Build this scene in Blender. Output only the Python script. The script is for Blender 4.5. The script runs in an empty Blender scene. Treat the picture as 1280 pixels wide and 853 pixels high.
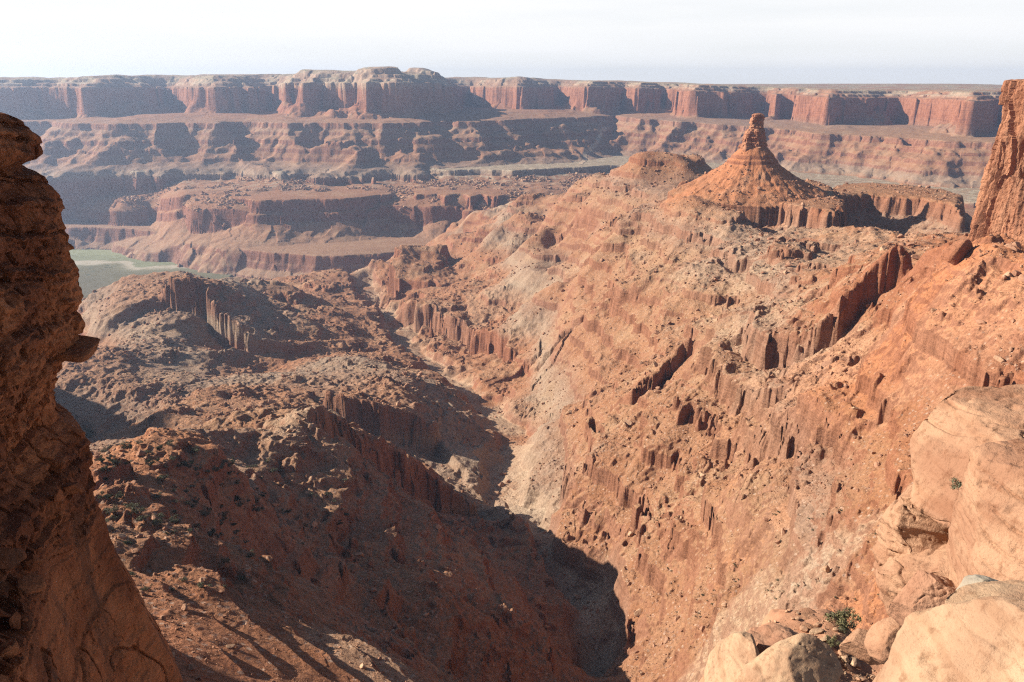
import bpy, math, random, time
import numpy as np
from mathutils import Vector

T0 = time.time()
R = math.radians
rng = np.random.RandomState(7)
random.seed(7)
S = bpy.context.scene
COL = S.collection

# ------------------------------------------------------------------ camera
W0, H0, FPX = 1280.0, 853.0, 1033.0
PITCH = R(17.34)
cam_data = bpy.data.cameras.new('camera')
cam_data.sensor_width = 36.0
cam_data.lens = 36.0 * FPX / W0
cam_data.clip_start = 0.3
cam_data.clip_end = 60000
cam = bpy.data.objects.new('camera', cam_data)
COL.objects.link(cam)
cam.location = (0, 0, 0)
cam.rotation_euler = (math.pi / 2 - PITCH, 0, 0)
S.camera = cam

# ------------------------------------------------------------------ light
SUN_EL, SUN_BACK = R(26.5), R(11)          # from the left, slightly beyond
sdir = Vector((-math.cos(SUN_EL) * math.cos(SUN_BACK), math.cos(SUN_EL) * math.sin(SUN_BACK), math.sin(SUN_EL)))
sun_d = bpy.data.lights.new('sun', 'SUN')
sun_d.energy = 5.0
sun_d.angle = R(0.53)
sun_d.color = (1.0, 0.93, 0.82)
sun = bpy.data.objects.new('sun', sun_d)
COL.objects.link(sun)
sun.location = (-50, 20, 80)
sun.rotation_euler = sdir.to_track_quat('Z', 'Y').to_euler()

world = bpy.data.worlds.new('World')
S.world = world
world.use_nodes = True
wn = world.node_tree.nodes
wl = world.node_tree.links
world.cycles.sampling_method = 'MANUAL'
world.cycles.sample_map_resolution = 2048
bg = wn['Background']
sky = wn.new('ShaderNodeTexSky')
sky.sky_type = 'NISHITA'
sky.sun_disc = False
sky.sun_elevation = SUN_EL
sky.sun_rotation = math.atan2(sdir.x, sdir.y)
sky.altitude = 1800
sky.air_density = 1.0
sky.dust_density = 2.0
sky.ozone_density = 1.0
bg.inputs['Strength'].default_value = 0.05
# thin bright veil of high cloud low in the sky
tc = wn.new('ShaderNodeTexCoord'); sx = wn.new('ShaderNodeSeparateXYZ'); wl.new(tc.outputs['Generated'], sx.inputs[0])
mp = wn.new('ShaderNodeMapping'); mp.inputs['Scale'].default_value = (1.5, 1.5, 16); wl.new(tc.outputs['Generated'], mp.inputs[0])
cn = wn.new('ShaderNodeTexNoise'); cn.inputs['Scale'].default_value = 2.2; cn.inputs['Detail'].default_value = 6; wl.new(mp.outputs[0], cn.inputs['Vector'])
r1 = wn.new('ShaderNodeMapRange'); wl.new(cn.outputs['Fac'], r1.inputs[0])
for i, q in enumerate((0.30, 0.62, 0.86, 1.0)): r1.inputs[i + 1].default_value = q
r2 = wn.new('ShaderNodeMapRange'); r2.interpolation_type = 'SMOOTHSTEP'; wl.new(sx.outputs[2], r2.inputs[0])
for i, q in enumerate((0.10, 0.22, 1.0, 0.0)): r2.inputs[i + 1].default_value = q
ml = wn.new('ShaderNodeMath'); ml.operation = 'MULTIPLY'; wl.new(r1.outputs[0], ml.inputs[0]); wl.new(r2.outputs[0], ml.inputs[1])
mxs = wn.new('ShaderNodeMix'); mxs.data_type = 'RGBA'; wl.new(ml.outputs[0], mxs.inputs[0])
wl.new(sky.outputs['Color'], mxs.inputs[6]); mxs.inputs[7].default_value = (9.6, 9.6, 9.6, 1)
wl.new(mxs.outputs[2], bg.inputs['Color'])

S.view_settings.view_transform = 'Standard'
S.view_settings.look = 'None'
S.view_settings.gamma = 1.0
S.view_settings.exposure = 1.15
S.render.engine = 'CYCLES'
HAZE = 0.000075
S.cycles.use_denoising = False
S.cycles.filter_width = 1.2
S.cycles.use_adaptive_sampling = False
S.cycles.sample_clamp_indirect = 4.0
S.cycles.max_bounces = 5
S.cycles.diffuse_bounces = 3
S.cycles.glossy_bounces = 2
S.cycles.transmission_bounces = 2
S.cycles.volume_bounces = 0
S.cycles.transparent_max_bounces = 8

# ------------------------------------------------------------------ helpers
def sm(a, b, x):
    t = np.clip((x - a) / (b - a), 0, 1)
    return t * t * (3 - 2 * t)

def _hash(ix, iy, seed):
    h = (ix.astype(np.int64) * 374761393 + iy.astype(np.int64) * 668265263 + seed * 974634777) & 0xffffffff
    h = ((h ^ (h >> 13)) * 1274126177) & 0xffffffff
    h = (h ^ (h >> 16)) & 0xffffffff
    return h

_GA = np.arange(256) * (2 * np.pi / 256)
_GX, _GY = np.cos(_GA).astype(np.float32), np.sin(_GA).astype(np.float32)

def noise(x, y, seed=0):
    """2-D gradient noise, about -1..1"""
    x0 = np.floor(x); y0 = np.floor(y)
    fx = (x - x0).astype(np.float32); fy = (y - y0).astype(np.float32)
    ix = x0.astype(np.int64); iy = y0.astype(np.int64)
    u = fx * fx * fx * (fx * (fx * 6 - 15) + 10); v = fy * fy * fy * (fy * (fy * 6 - 15) + 10)
    def g(dx, dy):
        k = _hash(ix + dx, iy + dy, seed) & 255
        return _GX[k] * (fx - dx) + _GY[k] * (fy - dy)
    a = g(0, 0); b = g(1, 0); c = g(0, 1); d = g(1, 1)
    return ((a + u * (b - a)) * (1 - v) + (c + u * (d - c)) * v) * 1.5

def cell(x, y, seed=0):
    """random value per unit cell of a jittered grid (nearest feature point), and F1 distance"""
    x0 = np.floor(x).astype(np.int64); y0 = np.floor(y).astype(np.int64)
    best = np.full(x.shape, 9.0, np.float32); val = np.zeros(x.shape, np.float32)
    for dx in (-1, 0, 1):
        for dy in (-1, 0, 1):
            h = _hash(x0 + dx, y0 + dy, seed)
            px = x0 + dx + (h & 1023) / 1023.0; py = y0 + dy + ((h >> 10) & 1023) / 1023.0
            d = ((x - px) ** 2 + (y - py) ** 2).astype(np.float32)
            m = d < best
            best = np.where(m, d, best); val = np.where(m, ((h >> 20) & 1023) / 1023.0, val)
    return val.astype(np.float32), np.sqrt(best)

def fbm(x, y, wl, octs, seed, cellsize=None, gain=0.5, ridged=False):
    out = np.zeros(x.shape, np.float32); amp = 1.0
    for o in range(octs):
        f = 1.0 / wl
        a = amp if cellsize is None else amp * sm(1.2, 3.0, wl / cellsize)
        n = noise(x * f + 17.3 * o, y * f - 9.1 * o, seed + o)
        if ridged:
            n = 0.75 - 1.5 * np.abs(n)
        out += a * n
        amp *= gain; wl /= 2.03
    return out

def pix(px, py, r=None, z=None):
    """point of the place seen at photograph pixel (px,py) at ground distance r or height z"""
    x = (px - W0 / 2) / FPX; y = (H0 / 2 - py) / FPX
    dx = x; dy = math.cos(PITCH) + y * math.sin(PITCH); dz = -math.sin(PITCH) + y * math.cos(PITCH)
    hyp = math.hypot(dx, dy)
    if r is None:
        r = z / (dz / hyp)
    return (r * dx / hyp, r * dy / hyp, r * dz / hyp)

def rim(lst, z):
    return [pix(a, b, z=z)[:2] for a, b in lst]

def polar(lst):
    """(px, r) at the horizon row -> plan points"""
    out = []
    for px, r in lst:
        az = math.atan((px - W0 / 2) / FPX * math.cos(PITCH))
        out.append((r * math.sin(az), r * math.cos(az)))
    return out

def sdf_poly(X, Y, pts):
    """signed distance to a closed polygon, positive inside"""
    d = np.full(X.shape, 1e9, np.float32); inside = np.zeros(X.shape, bool)
    n = len(pts)
    for i in range(n):
        ax, ay = pts[i]; bx, by = pts[(i + 1) % n]
        ex, ey = bx - ax, by - ay
        L2 = ex * ex + ey * ey + 1e-9
        t = np.clip(((X - ax) * ex + (Y - ay) * ey) / L2, 0, 1)
        dd = (X - ax - t * ex) ** 2 + (Y - ay - t * ey) ** 2
        d = np.minimum(d, dd)
        c = ((ay > Y) != (by > Y))
        if abs(ey) > 1e-9:
            xi = ax + (Y - ay) * ex / ey
            inside ^= c & (X < xi)
    d = np.sqrt(d)
    return np.where(inside, d, -d)

def sdf_line(X, Y, pts):
    """signed distance to an open polyline (positive on its left), and the along-fraction"""
    best = np.full(X.shape, 1e18, np.float64); sd = np.zeros(X.shape); tt = np.zeros(X.shape); perp = np.zeros(X.shape)
    lens = [math.hypot(pts[i + 1][0] - pts[i][0], pts[i + 1][1] - pts[i][1]) for i in range(len(pts) - 1)]
    tot = sum(lens); acc = 0
    for i in range(len(pts) - 1):
        ax, ay = pts[i]; bx, by = pts[i + 1]
        ex, ey = bx - ax, by - ay
        L2 = ex * ex + ey * ey
        t = np.clip(((X - ax) * ex + (Y - ay) * ey) / L2, 0, 1)
        qx = X - ax - t * ex; qy = Y - ay - t * ey
        dd = qx * qx + qy * qy
        cr = ex * (Y - ay) - ey * (X - ax)
        pp = np.abs(cr) / math.sqrt(L2)
        tie = np.abs(dd - best) <= 1e-6 * (1 + dd)      # nearest at a shared corner: trust the side seen more squarely
        m = ((dd < best) & ~tie) | (tie & (pp > perp))
        best = np.where(m, dd, best); perp = np.where(m, pp, perp)
        sd = np.where(m, np.sign(cr) * np.sqrt(dd), sd)
        tt = np.where(m, (acc + t * lens[i]) / tot, tt)
        acc += lens[i]
    return sd, tt

# ------------------------------------------------------------------ terrain control points (pixel x, pixel y, ground distance)
CP = [
 # wash
 (745,850,385),(735,740,470),(690,665,540),(622,610,650),(650,550,800),(600,500,950),(540,448,1170),(487,395,1500),(440,352,2100),
 # right slope
 (650,252,2500),(700,237,2200),(760,214,1900),(830,184,1600),(895,236,1190),(855,252,1125),(937,247,1130),(1040,264,1080),
 (937,275,1080),(850,290,1080),(760,300,1250),(680,320,1600),(600,330,2000),(560,300,2400),
 (500,312,1900),(490,378,1750),(570,365,1500),(560,402,1400),(600,425,1280),(650,480,1000),(700,400,1150),(680,470,980),
 (760,400,950),(720,360,1300),(850,350,900),(900,420,690),(800,500,690),(700,540,760),(690,500,850),
 (700,645,530),(740,565,620),(800,600,520),(800,700,430),(850,700,410),(900,620,460),(960,560,440),(950,660,368),
 (950,800,285),(850,800,345),(1000,700,315),(1060,650,320),(1080,560,385),(1130,500,380),(1050,458,540),(1050,395,610),(1140,455,510),
 (1180,430,420),(1250,400,400),(1240,330,480),(1130,323,780),(1080,296,960),(1110,312,870),(1060,332,800),(1000,330,880),(940,340,900),(1100,360,650),(1180,342,560),
 (1060,278,1085),(1100,282,1130),(880,262,1120),(920,272,1100),(980,285,1065),(1030,292,1040),(1240,262,1500),(1300,350,460),(1300,480,350),(1250,600,270),(1150,700,245),(1050,800,235),(1250,800,190),
 # left side
 (110,490,950),(130,540,700),(110,570,450),(150,570,330),(250,575,340),(300,600,310),(420,552,500),(330,630,315),(290,655,275),(360,680,330),(420,700,362),(440,760,300),(350,720,288),(400,790,205),(180,640,250),(200,700,215),
 (300,740,205),(430,812,190),(520,853,180),(480,720,362),(550,760,330),(600,700,420),(640,800,350),(550,655,500),
 (580,622,605),(520,590,572),(460,568,520),(250,800,150),(350,853,140),(450,853,160),(550,853,230),(650,853,320),
 (350,510,760),(270,540,640),(250,500,780),(400,490,860),(480,545,715),(480,485,850),(560,590,690),(540,520,780),(430,450,1050),(500,470,980),
 (420,400,1400),(380,370,1600),(330,352,2000),(400,354,2200),(200,344,1500),(150,364,1480),(112,378,1480),(270,352,1560),(240,350,1450),(150,400,1300),(100,440,1100),
 (240,385,1250),(250,430,1180),(300,475,1060),(330,420,1230),(350,380,1450),(170,460,1020),
]
CPX = [  # unseen or filled in: (pixel column, distance, height)
 (1110,1370,-265),(1190,1450,-290),(1040,1400,-230),(1125,1080,-228),(1165,1160,-242),(1190,1750,-400),(1190,2600,-500),(1000,1500,-300),(1000,2100,-470),(880,1900,-330),(880,2500,-500),(760,2300,-420),(760,2800,-520),
 (640,2800,-420),(640,3100,-515),(540,2750,-540),(440,2600,-605),(300,2500,-625),(150,2300,-630),(60,2400,-630),(150,3000,-650),(150,3400,-650),(300,3000,-640),(0,3300,-650),(430,2900,-625),(60,1850,-610),(200,1900,-590),(130,1800,-585),(300,2150,-590),(-60,2300,-630),(-60,1300,-480),
 (1400,1200,-250),(1400,2200,-480),(1400,500,-110),(1500,300,-90),(1300,1000,-190),
 (-100,700,-330),(-100,400,-200),(-60,250,-130),(0,160,-100),(-300,900,-380),(-300,500,-250),(-300,200,-110),
 (300,100,-90),(640,100,-95),(640,200,-200),(900,100,-85),(1200,100,-85),(760,250,-265),(-100,100,-80),(1400,100,-80),(60,550,-270),(60,800,-340),
]
pts = []
for a, b, r in CP:
    x, y, z = pix(a, b, r)
    pts.append((math.atan2(x, y), math.log(math.hypot(x, y)), z))
for a, r, z in CPX:
    az = math.atan((a - 640) / FPX * math.cos(PITCH))
    pts.append((az, math.log(r), z))
P = np.array(pts)

def rbf_setup(P, lam=2e-3):
    n = len(P)
    d = np.hypot(P[:, None, 0] - P[None, :, 0], P[:, None, 1] - P[None, :, 1])
    K = np.where(d > 0, d * d * np.log(np.maximum(d, 1e-9)), 0) + np.eye(n) * lam
    Q = np.c_[np.ones(n), P[:, :2]]
    A = np.block([[K, Q], [Q.T, np.zeros((3, 3))]])
    val = P[:, 2] / np.exp(P[:, 1])               # heights relative to distance: even error over the picture
    return np.linalg.solve(A, np.r_[val, 0, 0, 0])

RBFW = rbf_setup(P)

def rbf_eval(az, lr):
    out = np.zeros(az.shape)
    n = len(P)
    out += RBFW[n] + RBFW[n + 1] * az + RBFW[n + 2] * lr
    for i in range(n):
        d2 = (az - P[i, 0]) ** 2 + (lr - P[i, 1]) ** 2
        out += RBFW[i] * 0.5 * d2 * np.log(np.maximum(d2, 1e-12))
    return out * np.exp(lr)

# coarse lookup of the smooth ground, bilinear afterwards
GA = np.linspace(R(-86), R(60), 420); GL = np.linspace(math.log(60), math.log(3600), 420)
_a, _l = np.meshgrid(np.clip(GA, R(-42), R(42)), GL, indexing='ij')
GZ = rbf_eval(_a, _l)

def ground_smooth(az, lr):
    fa = np.clip((az - GA[0]) / (GA[1] - GA[0]), 0, len(GA) - 1.001); fl = np.clip((lr - GL[0]) / (GL[1] - GL[0]), 0, len(GL) - 1.001)
    i = fa.astype(int); j = fl.astype(int); u = fa - i; v = fl - j
    return (GZ[i, j] * (1 - u) * (1 - v) + GZ[i + 1, j] * u * (1 - v) + GZ[i, j + 1] * (1 - u) * v + GZ[i + 1, j + 1] * u * v)

# ------------------------------------------------------------------ strata: slope-former / cliff-former transfer
def make_terrace(bands, lo, hi, k=0.13):
    """bands (centre, height) -> monotone map smooth height -> stepped height"""
    zo = np.linspace(lo, hi, 6000)
    w = np.ones_like(zo)
    for c, h in bands:
        w = np.where(np.abs(zo - c) < h / 2, k, w)
    mids = [lo] + [(bands[i][0] + bands[i + 1][0]) / 2 for i in range(len(bands) - 1)] + [hi]
    zi = np.zeros_like(zo)
    for i in range(len(mids) - 1):
        m = (zo >= mids[i]) & (zo <= mids[i + 1])
        c = np.cumsum(w[m]); c = (c - c[0]) / (c[-1] - c[0])
        zi[m] = mids[i] + c * (mids[i + 1] - mids[i])
    return zi, zo

BANDS = [(-580,14),(-552,18),(-525,10),(-500,20),(-474,10),(-452,20),(-428,9),(-407,17),(-384,9),(-366,14),(-347,8),(-331,9),(-314,14),(-297,8),
         (-281,14),(-262,8),(-246,13),(-229,7),(-214,12),(-198,7),(-184,11),(-170,5),(-157,6),(-140,6),(-120,6),(-98,6)]
TZI, TZO = make_terrace(BANDS, -640, -60)
BANDS_R = [(-560,18),(-520,14),(-484,16),(-450,11),(-418,15),(-392,9),(-364,13),(-337,10),(-312,12),(-290,8),(-268,12),(-245,9),(-224,12),(-203,8),(-182,11),(-163,7),(-140,8),(-110,8)]
MID_R = [(BANDS_R[i][0] + BANDS_R[i + 1][0]) / 2 for i in range(len(BANDS_R) - 1)]
MID_B = [(BANDS[i][0] + BANDS[i + 1][0]) / 2 for i in range(len(BANDS) - 1)]
TRI, TRO = make_terrace(BANDS_R, -640, -60, 0.08)

# ------------------------------------------------------------------ far formations in plan
WINGATE = polar([(-700,4900),(-300,4700),(-100,4600),(60,4500),(110,4380),(150,4420),(184,4480),(190,4760),(206,4920),(222,4650),(238,4330),(270,4280),(300,4360),(318,4320),(326,4600),(344,4700),
                 (347,4350),(358,4230),(370,4260),(388,4080),(402,4110),(424,3960),(438,3980),(456,3830),(478,3900),(500,3920),(530,4050),(556,4200),(572,5100),(588,5150),
                 (600,4900),(622,4780),(646,4640),(664,4740),(690,4900),(697,5150),(710,5080),(734,4620),(760,4720),(776,4800),(781,4980),(791,4650),(806,4680),(824,4760),
                 (830,4900),(846,4640),(866,4380),(900,4420),(944,4560),(950,4700),(972,4420),(980,4520),(992,4480),(1036,4150),(1060,4250),(1110,4330),(1128,4420),
                 (1165,4250),(1192,4000),(1214,3760),(1232,3830),(1250,4000),(1275,4300),(1300,4200),(1330,3900),(1400,3900),(1700,4200),(1900,15000),(-900,15000)])
TIER2 = polar([(-300,4500),(-60,4400),(40,4350),(92,4200),(100,4000),(140,3960),(178,3930),(215,3940),(262,3900),(300,3950),(335,3880),(385,3760),(440,3700),(500,3700),(560,3780),
               (620,3900),(690,4120),(740,4420),(770,4700),(800,4400),(860,4200),(950,4150),(1040,3900),(1130,3860),(1200,3620),(1290,3640),(1500,3800),(1900,15000),(-900,15000)])
WRIM = rim([(-300,216),(-60,214),(40,214),(120,213),(170,216),(230,212),(290,210),(330,214),(352,217),(362,212),(430,211),(470,213),(520,212),(560,214),(600,212),(640,214),(690,211),(740,208),(775,206)], -332) \
    + polar([(860,3350),(960,3300),(1060,3200),(1160,3050),(1290,3000),(1500,3000),(1900,15000),(-900,15000)])
CUTLER = rim([(-300,256),(-50,252),(60,250),(130,248),(168,247),(184,243)], -429) + rim([(192,240)], -410) + rim([(203,240),(225,243),(262,243),(290,247),(322,252),(345,252),(380,250),(420,249),(460,246),(490,243),(502,236),(512,238),
              (520,244),(545,243),(556,246),(575,243),(588,247),(602,244),(618,247),(634,243),(660,236),(720,232)], -384) \
    + polar([(800,2750),(900,2700),(1000,2600),(1150,2500),(1300,2500),(1500,2500),(1900,15000),(-900,15000)])
BENCH = rim([(-300,284),(60,284),(100,285),(140,286),(160,287),(200,291),(222,297),(245,303),(262,306),(285,311),(330,317),(360,318),(395,321),(430,321),(470,318),(500,316),(540,318),(580,330)], -517) \
    + polar([(660,2450),(760,2400),(900,2200),(1200,2200),(1900,2400),(2100,15000),(-900,15000)])
BASIN_Z = -592.0

def dip(az):
    return -48 * sm(0.05, 0.42, az)            # the far strata sit lower towards the right

def far_height(X, Y, az, r, cs):
    big = fbm(X, Y, 420, 4, 11, cs)
    jn = fbm(X, Y, 95, 5, 21, cs, gain=0.62)
    cv, cd = cell(X / 46 + 0.25 * jn, Y / 46 + 0.25 * big, 5)
    jn2 = jn * 0.6 + (cv - 0.5) * 0.9
    gul = fbm(X + 40 * big, Y, 210, 3, 31, cs, ridged=True)
    spur = fbm(X + 60 * big, Y + 50 * big, 330, 3, 35, cs, ridged=True, gain=0.45)
    dz = dip(az)
    L = np.full(X.shape, 1, np.int8)
    # floor and inner gorge
    H = np.full(X.shape, BASIN_Z) + 2.5 * fbm(X, Y, 160, 3, 41, cs)
    d = -sdf_poly(X, Y, BENCH) + 9 * jn2 + 14 * big
    p = np.interp(d, [-3000, -60, -4, 0, 9, 12, 22, 55, 95], [-492, -511, -516, -518, -546, -548, -568, -586, -700])
    q = p + 2.0 * big
    L = np.where(q > H, 2, L); H = np.maximum(H, q)
    # cutler cliffs
    d = -sdf_poly(X, Y, CUTLER) + 16 * jn2 + 30 * big
    dl = -45 * sm(-0.37, -0.42, az)
    p = dl + np.interp(d, [-3000, -300, -60, -6, 0, 10, 24, 34, 44, 110, 190, 500], [-374, -376, -379, -383, -388, -424, -430, -456, -460, -496, -520, -900])
    q = p + 3.0 * gul * sm(30, 80, d)
    L = np.where(q > H, 2, L); H = np.maximum(H, q)
    # pale rim and its rubble
    d = -sdf_poly(X, Y, WRIM) + 12 * jn2 + 34 * big
    d = np.where(d > 9, 9 + (d - 9) * (1 + 1.5 * sm(-0.37, -0.42, az)), d)
    p = np.interp(d, [-4000, -700, -10, 0, 5, 9, 60, 120, 300, 400, 560], [-300, -322, -330, -334, -350, -352, -364, -372, -386, -420, -900])
    q = p + dl * sm(9, 110, d) + dz * 0.6 + (4.5 * gul + 3.5 * jn) * sm(4, 30, d)
    L = np.where(q > H, 3, L); H = np.maximum(H, q)
    # ledgy slopes
    d = -sdf_poly(X, Y, TIER2) + 14 * jn2 + 40 * big - 75 * spur - 18 * gul
    base = np.interp(d, [-4000, -300, -6, 0, 5, 40, 44, 90, 95, 140, 146, 200, 205, 260, 300, 340, 420],
                     [-120, -136, -161, -166, -182, -200, -208, -228, -240, -262, -272, -296, -303, -318, -326, -345, -900])
    q = base + dz
    L = np.where(q > H, 4, L); H = np.maximum(H, q)
    # wingate wall, kayenta ledges, rim domes
    d0 = -sdf_poly(X, Y, WINGATE)
    d = d0 + 22 * jn2 + 62 * big + 25 * fbm(X, Y, 170, 2, 58, cs)
    top = 8 + 8 * sm(-0.24, -0.17, az) * (1 - sm(-0.04, 0.06, az)) + 14 * sm(-0.50, -0.40, az) * (1 - sm(-0.24, -0.17, az)) - 6 * sm(0.0, 0.1, az)
    dome = np.maximum(0, fbm(X, Y, 260, 4, 51, cs) - 0.05) * 10
    p = np.interp(d, [-150, -80, -74, -40, -35, -8, 0, 14, 17, 80, 150, 400, 600], [14, 8, 0, -5, -13, -18, -22, -138, -142, -182, -216, -330, -900])
    up = 20 * sm(-0.285, -0.25, az) * (1 - sm(-0.09, -0.06, az)) * sm(5400, 4300, r)
    p = p + up * sm(200, 60, d) + dz + top * sm(-20, -150, d) + dome * sm(-60, -160, d) * (0.4 + 0.6 * sm(0.2, -0.1, az)) + 5 * gul * sm(20, 70, d)
    for kx, kr, ka, kb, kh in ((470, 4060, 105, 60, 22), (557, 4560, 190, 130, 22), (300, 5300, 260, 90, 12)):
        (ux, uy), = polar([(kx, kr)])
        p = p + kh * sm(1.12, 0.86, np.hypot((X - ux) / ka, (Y - uy) / kb) + 0.18 * jn)
    tal = np.maximum(0, fbm(X, Y, 260, 3, 57, cs) + 0.1)
    p = p + 60 * tal * sm(5, 14, d) * (1 - sm(60, 170, d))
    p = p - 14 * sm(-300, -1600, d) * sm(-0.1, 0.3, az)
    p = p + (-5 - p) * sm(-1200, -2600, d)
    q = p
    L = np.where(q > H, 5, L); H = np.maximum(H, q)
    return H, L.astype(np.int8)

WASH = [(745,850,385),(735,740,470),(690,665,540),(622,610,650),(650,550,800),(600,500,950),(540,448,1170),(487,395,1500),(440,352,2100),(420,338,2600)]
SLX, SLY = pix(1130, 262, 1230)[:2]
BUTTE = pix(937, 247, 1215)
CX, CY = BUTTE[0], BUTTE[1]

# step features: pixel polyline of a cliff's top edge, height, decay length; the high side is to the left of travel when s=+1
STEPS = [
 # (points (px,py,r), height, decay, side)
 ([(390,562,476),(420,556,502),(446,558,514),(462,575,520),(520,592,570),(560,606,594),(590,618,612)], 26, 60, 1),
 ([(205,362,1330),(225,372,1290),(255,372,1260),(290,395,1200),(322,440,1130)], 52, 70, 1),
 ([(410,515,760),(440,520,745),(490,512,745),(530,515,740),(552,518,745)], 34, 70, 1),
 ([(690,655,545),(705,600,575),(700,570,600),(722,545,640),(745,560,625)], 24, 50, -1),
 ([(484,372,1700),(492,330,1820),(505,312,1900),(560,310,1900)], 60, 120, -1),
 ([(490,395,1500),(525,400,1440),(560,415,1360),(590,425,1280),(650,465,1080)], 36, 80, 1),
 ([(930,402,640),(950,412,600),(985,432,572),(1040,438,580),(1085,438,590),(1124,448,600)], 26, 45, 1),
 ([(1000,396,640),(1060,400,645),(1130,406,650)], 14, 30, 1),
 ([(860,478,640),(880,490,610),(920,520,540),(965,530,490),(985,545,470)], 18, 40, 1),
 ([(760,640,520),(795,665,475),(830,700,430),(852,735,398)], 9, 16, 1),
 ([(800,612,525),(845,645,462),(880,690,412),(902,735,375)], 9, 16, 1),
 ([(985,556,452),(1035,600,395),(1090,640,352)], 9, 18, 1),
 ([(790,524,640),(830,492,680),(872,476,700)], 18, 35, 1),
 ([(903,543,505),(945,570,465),(985,596,430),(1000,640,385)], 18, 30, 1),
 ([(640,462,1060),(672,452,1040)], 14, 30, 1),
 ([(730,340,1250),(775,330,1200),(830,336,1120)], 12, 30, 1),
 ([(690,300,1650),(740,296,1500),(790,290,1350)], 14, 40, 1),
 ([(880,330,960),(940,352,880),(985,345,850)], 10, 25, 1),
 ([(680,465,1000),(700,450,1020),(745,430,1010),(770,470,900)], 22, 50, 1),
]

def height(X, Y, cs):
    r = np.hypot(X, Y); az = np.arctan2(X, Y)
    wx = X + 0.03 * r * fbm(X, Y, 140, 2, 3); wy = Y + 0.03 * r * fbm(X, Y, 140, 2, 4)
    az2 = np.arctan2(wx, wy); lr2 = 0.5 * np.log(wx * wx + wy * wy)
    H = ground_smooth(az2, lr2)
    wn_ = fbm(X, Y, 70, 3, 151)
    sdw, _ = sdf_line(X + 16 * wn_, Y + 16 * wn_, [pix(*q)[:2] for q in WASH])
    wk = np.clip(r / 600, 0.7, 1.6)
    wf = sm(10, 21, np.abs(sdw) / wk)
    H = H - 7 * wk * (1 - wf)
    amp = np.clip(0.0085 * r, 1.5, 9)
    calm = np.exp(-(((X - SLX) ** 2 + (Y - SLY) ** 2) / 120.0 ** 2) ** 2)
    H = H + amp * (1 - 0.8 * calm) * (0.3 + 0.7 * wf) * (fbm(X, Y, 180, 3, 61, cs, ridged=True, gain=0.55) * 0.75 + 0.25 * fbm(X, Y, 60, 3, 67, cs, gain=0.6))
    jn = fbm(X, Y, 34, 6, 71, cs, gain=0.62)
    cv, cd = cell(X / 15 + 0.3 * jn, Y / 15 + 0.3 * jn, 9)
    cv2, cd2 = cell(X / 5.5 + 0.2 * jn, Y / 5.5 + 0.2 * jn, 10)
    sx_ = X + 0.016 * r * fbm(X, Y, 60, 3, 131); sy_ = Y + 0.016 * r * fbm(X, Y, 60, 3, 132)
    # step features
    for pl, h, L, side in STEPS:
        q = [pix(a, b, c)[:2] for a, b, c in pl]
        xs = [p[0] for p in q]; ys = [p[1] for p in q]
        m = (X > min(xs) - 3 * L) & (X < max(xs) + 3 * L) & (Y > min(ys) - 3 * L) & (Y < max(ys) + 3 * L)
        if not m.any():
            continue
        sd, tt = sdf_line(sx_[m], sy_[m], q)
        sd = sd * side + 4 * jn[m] + 4.5 * (cv[m] - 0.5) + 2 * (cv2[m] - 0.5)
        tap = sm(0.0, 0.08, tt) * (1 - sm(0.92, 1.0, tt))
        step = np.where(sd > 0, 0.5, -0.5)
        tb = np.clip(sd / 9.0 + 0.12 * (cv2[m] - 0.5), -0.5, 0.5)
        step = np.interp(tb, [-0.5, -0.38, -0.25, -0.2, -0.02, 0.06, 0.14, 0.34, 0.5], [-0.5, -0.47, -0.22, -0.19, 0.13, 0.16, 0.38, 0.44, 0.5]) * np.exp(-np.maximum(np.abs(sd) - 4, 0) / L)
        H[m] += h * step * tap
    H = H + 6.5 * sm(150, 240, r) * (1 - sm(520, 760, r)) * (0.3 + 0.7 * wf) * fbm(X + 14 * jn, Y + 14 * jn, 62, 3, 145, cs, ridged=True, gain=0.55)
    sp = fbm(X + 18 * jn + 0.35 * Y, Y - 0.2 * X + 18 * jn, 105, 3, 147, cs, ridged=True, gain=0.5)
    H = H + 9 * sp * sm(0.03, 0.12, az) * sm(330, 480, r) * (1 - sm(950, 1250, r)) * (1 - 0.9 * calm) * (0.2 + 0.8 * wf)
    Hs = H
    # strata
    rs_ = np.clip(r / 600, 0.45, 1.2)
    cf = 0.3 + 0.7 * sm(380, 700, r)
    tn = 4.2 * jn * rs_ * (0.5 + 0.5 * cf) + (3.0 * (cv - 0.5) + 2.2 * (cv2 - 0.5)) * rs_ * cf
    warp = 4 * fbm(X, Y, 300, 2, 81)
    Ht = np.interp(H + tn + warp, TZI, TZO) - warp - tn
    bi = np.searchsorted(MID_B, H + tn + warp).astype(float)
    bm = fbm(X + 371.3 * bi, Y - 913.7 * bi, 150, 4, 93, cs, gain=0.6)
    mlo = 0.12 + 0.4 * (1 - sm(-0.02, 0.06, az)) * sm(600, 720, r) * (1 - sm(1500, 1800, r))
    mask = np.clip(sm(-0.34, 0.06, fbm(X, Y, 130, 4, 91, cs)) * 0.7 + 0.45, 0, 1) * np.minimum(1.07, mlo + 0.95 * sm(-0.22, 0.12, bm)) * sm(110, 170, r) * (0.1 + 0.9 * wf) * (1 - 0.9 * calm)
    amp = amp * (0.25 + 0.75 * wf)
    sR = sm(-0.01, 0.07, az) * sm(250, 340, r) * (1 - sm(1700, 2100, r)) * (1 - 0.9 * calm)
    tr = 2.6 * jn * rs_ + 1.4 * (cv2 - 0.5) * rs_ + 1.0 * (cv - 0.5) * rs_
    Hr = np.interp(H + tr + warp, TRI, TRO) - warp - tr
    br = np.searchsorted(MID_R, H + tr + warp).astype(float)
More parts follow.
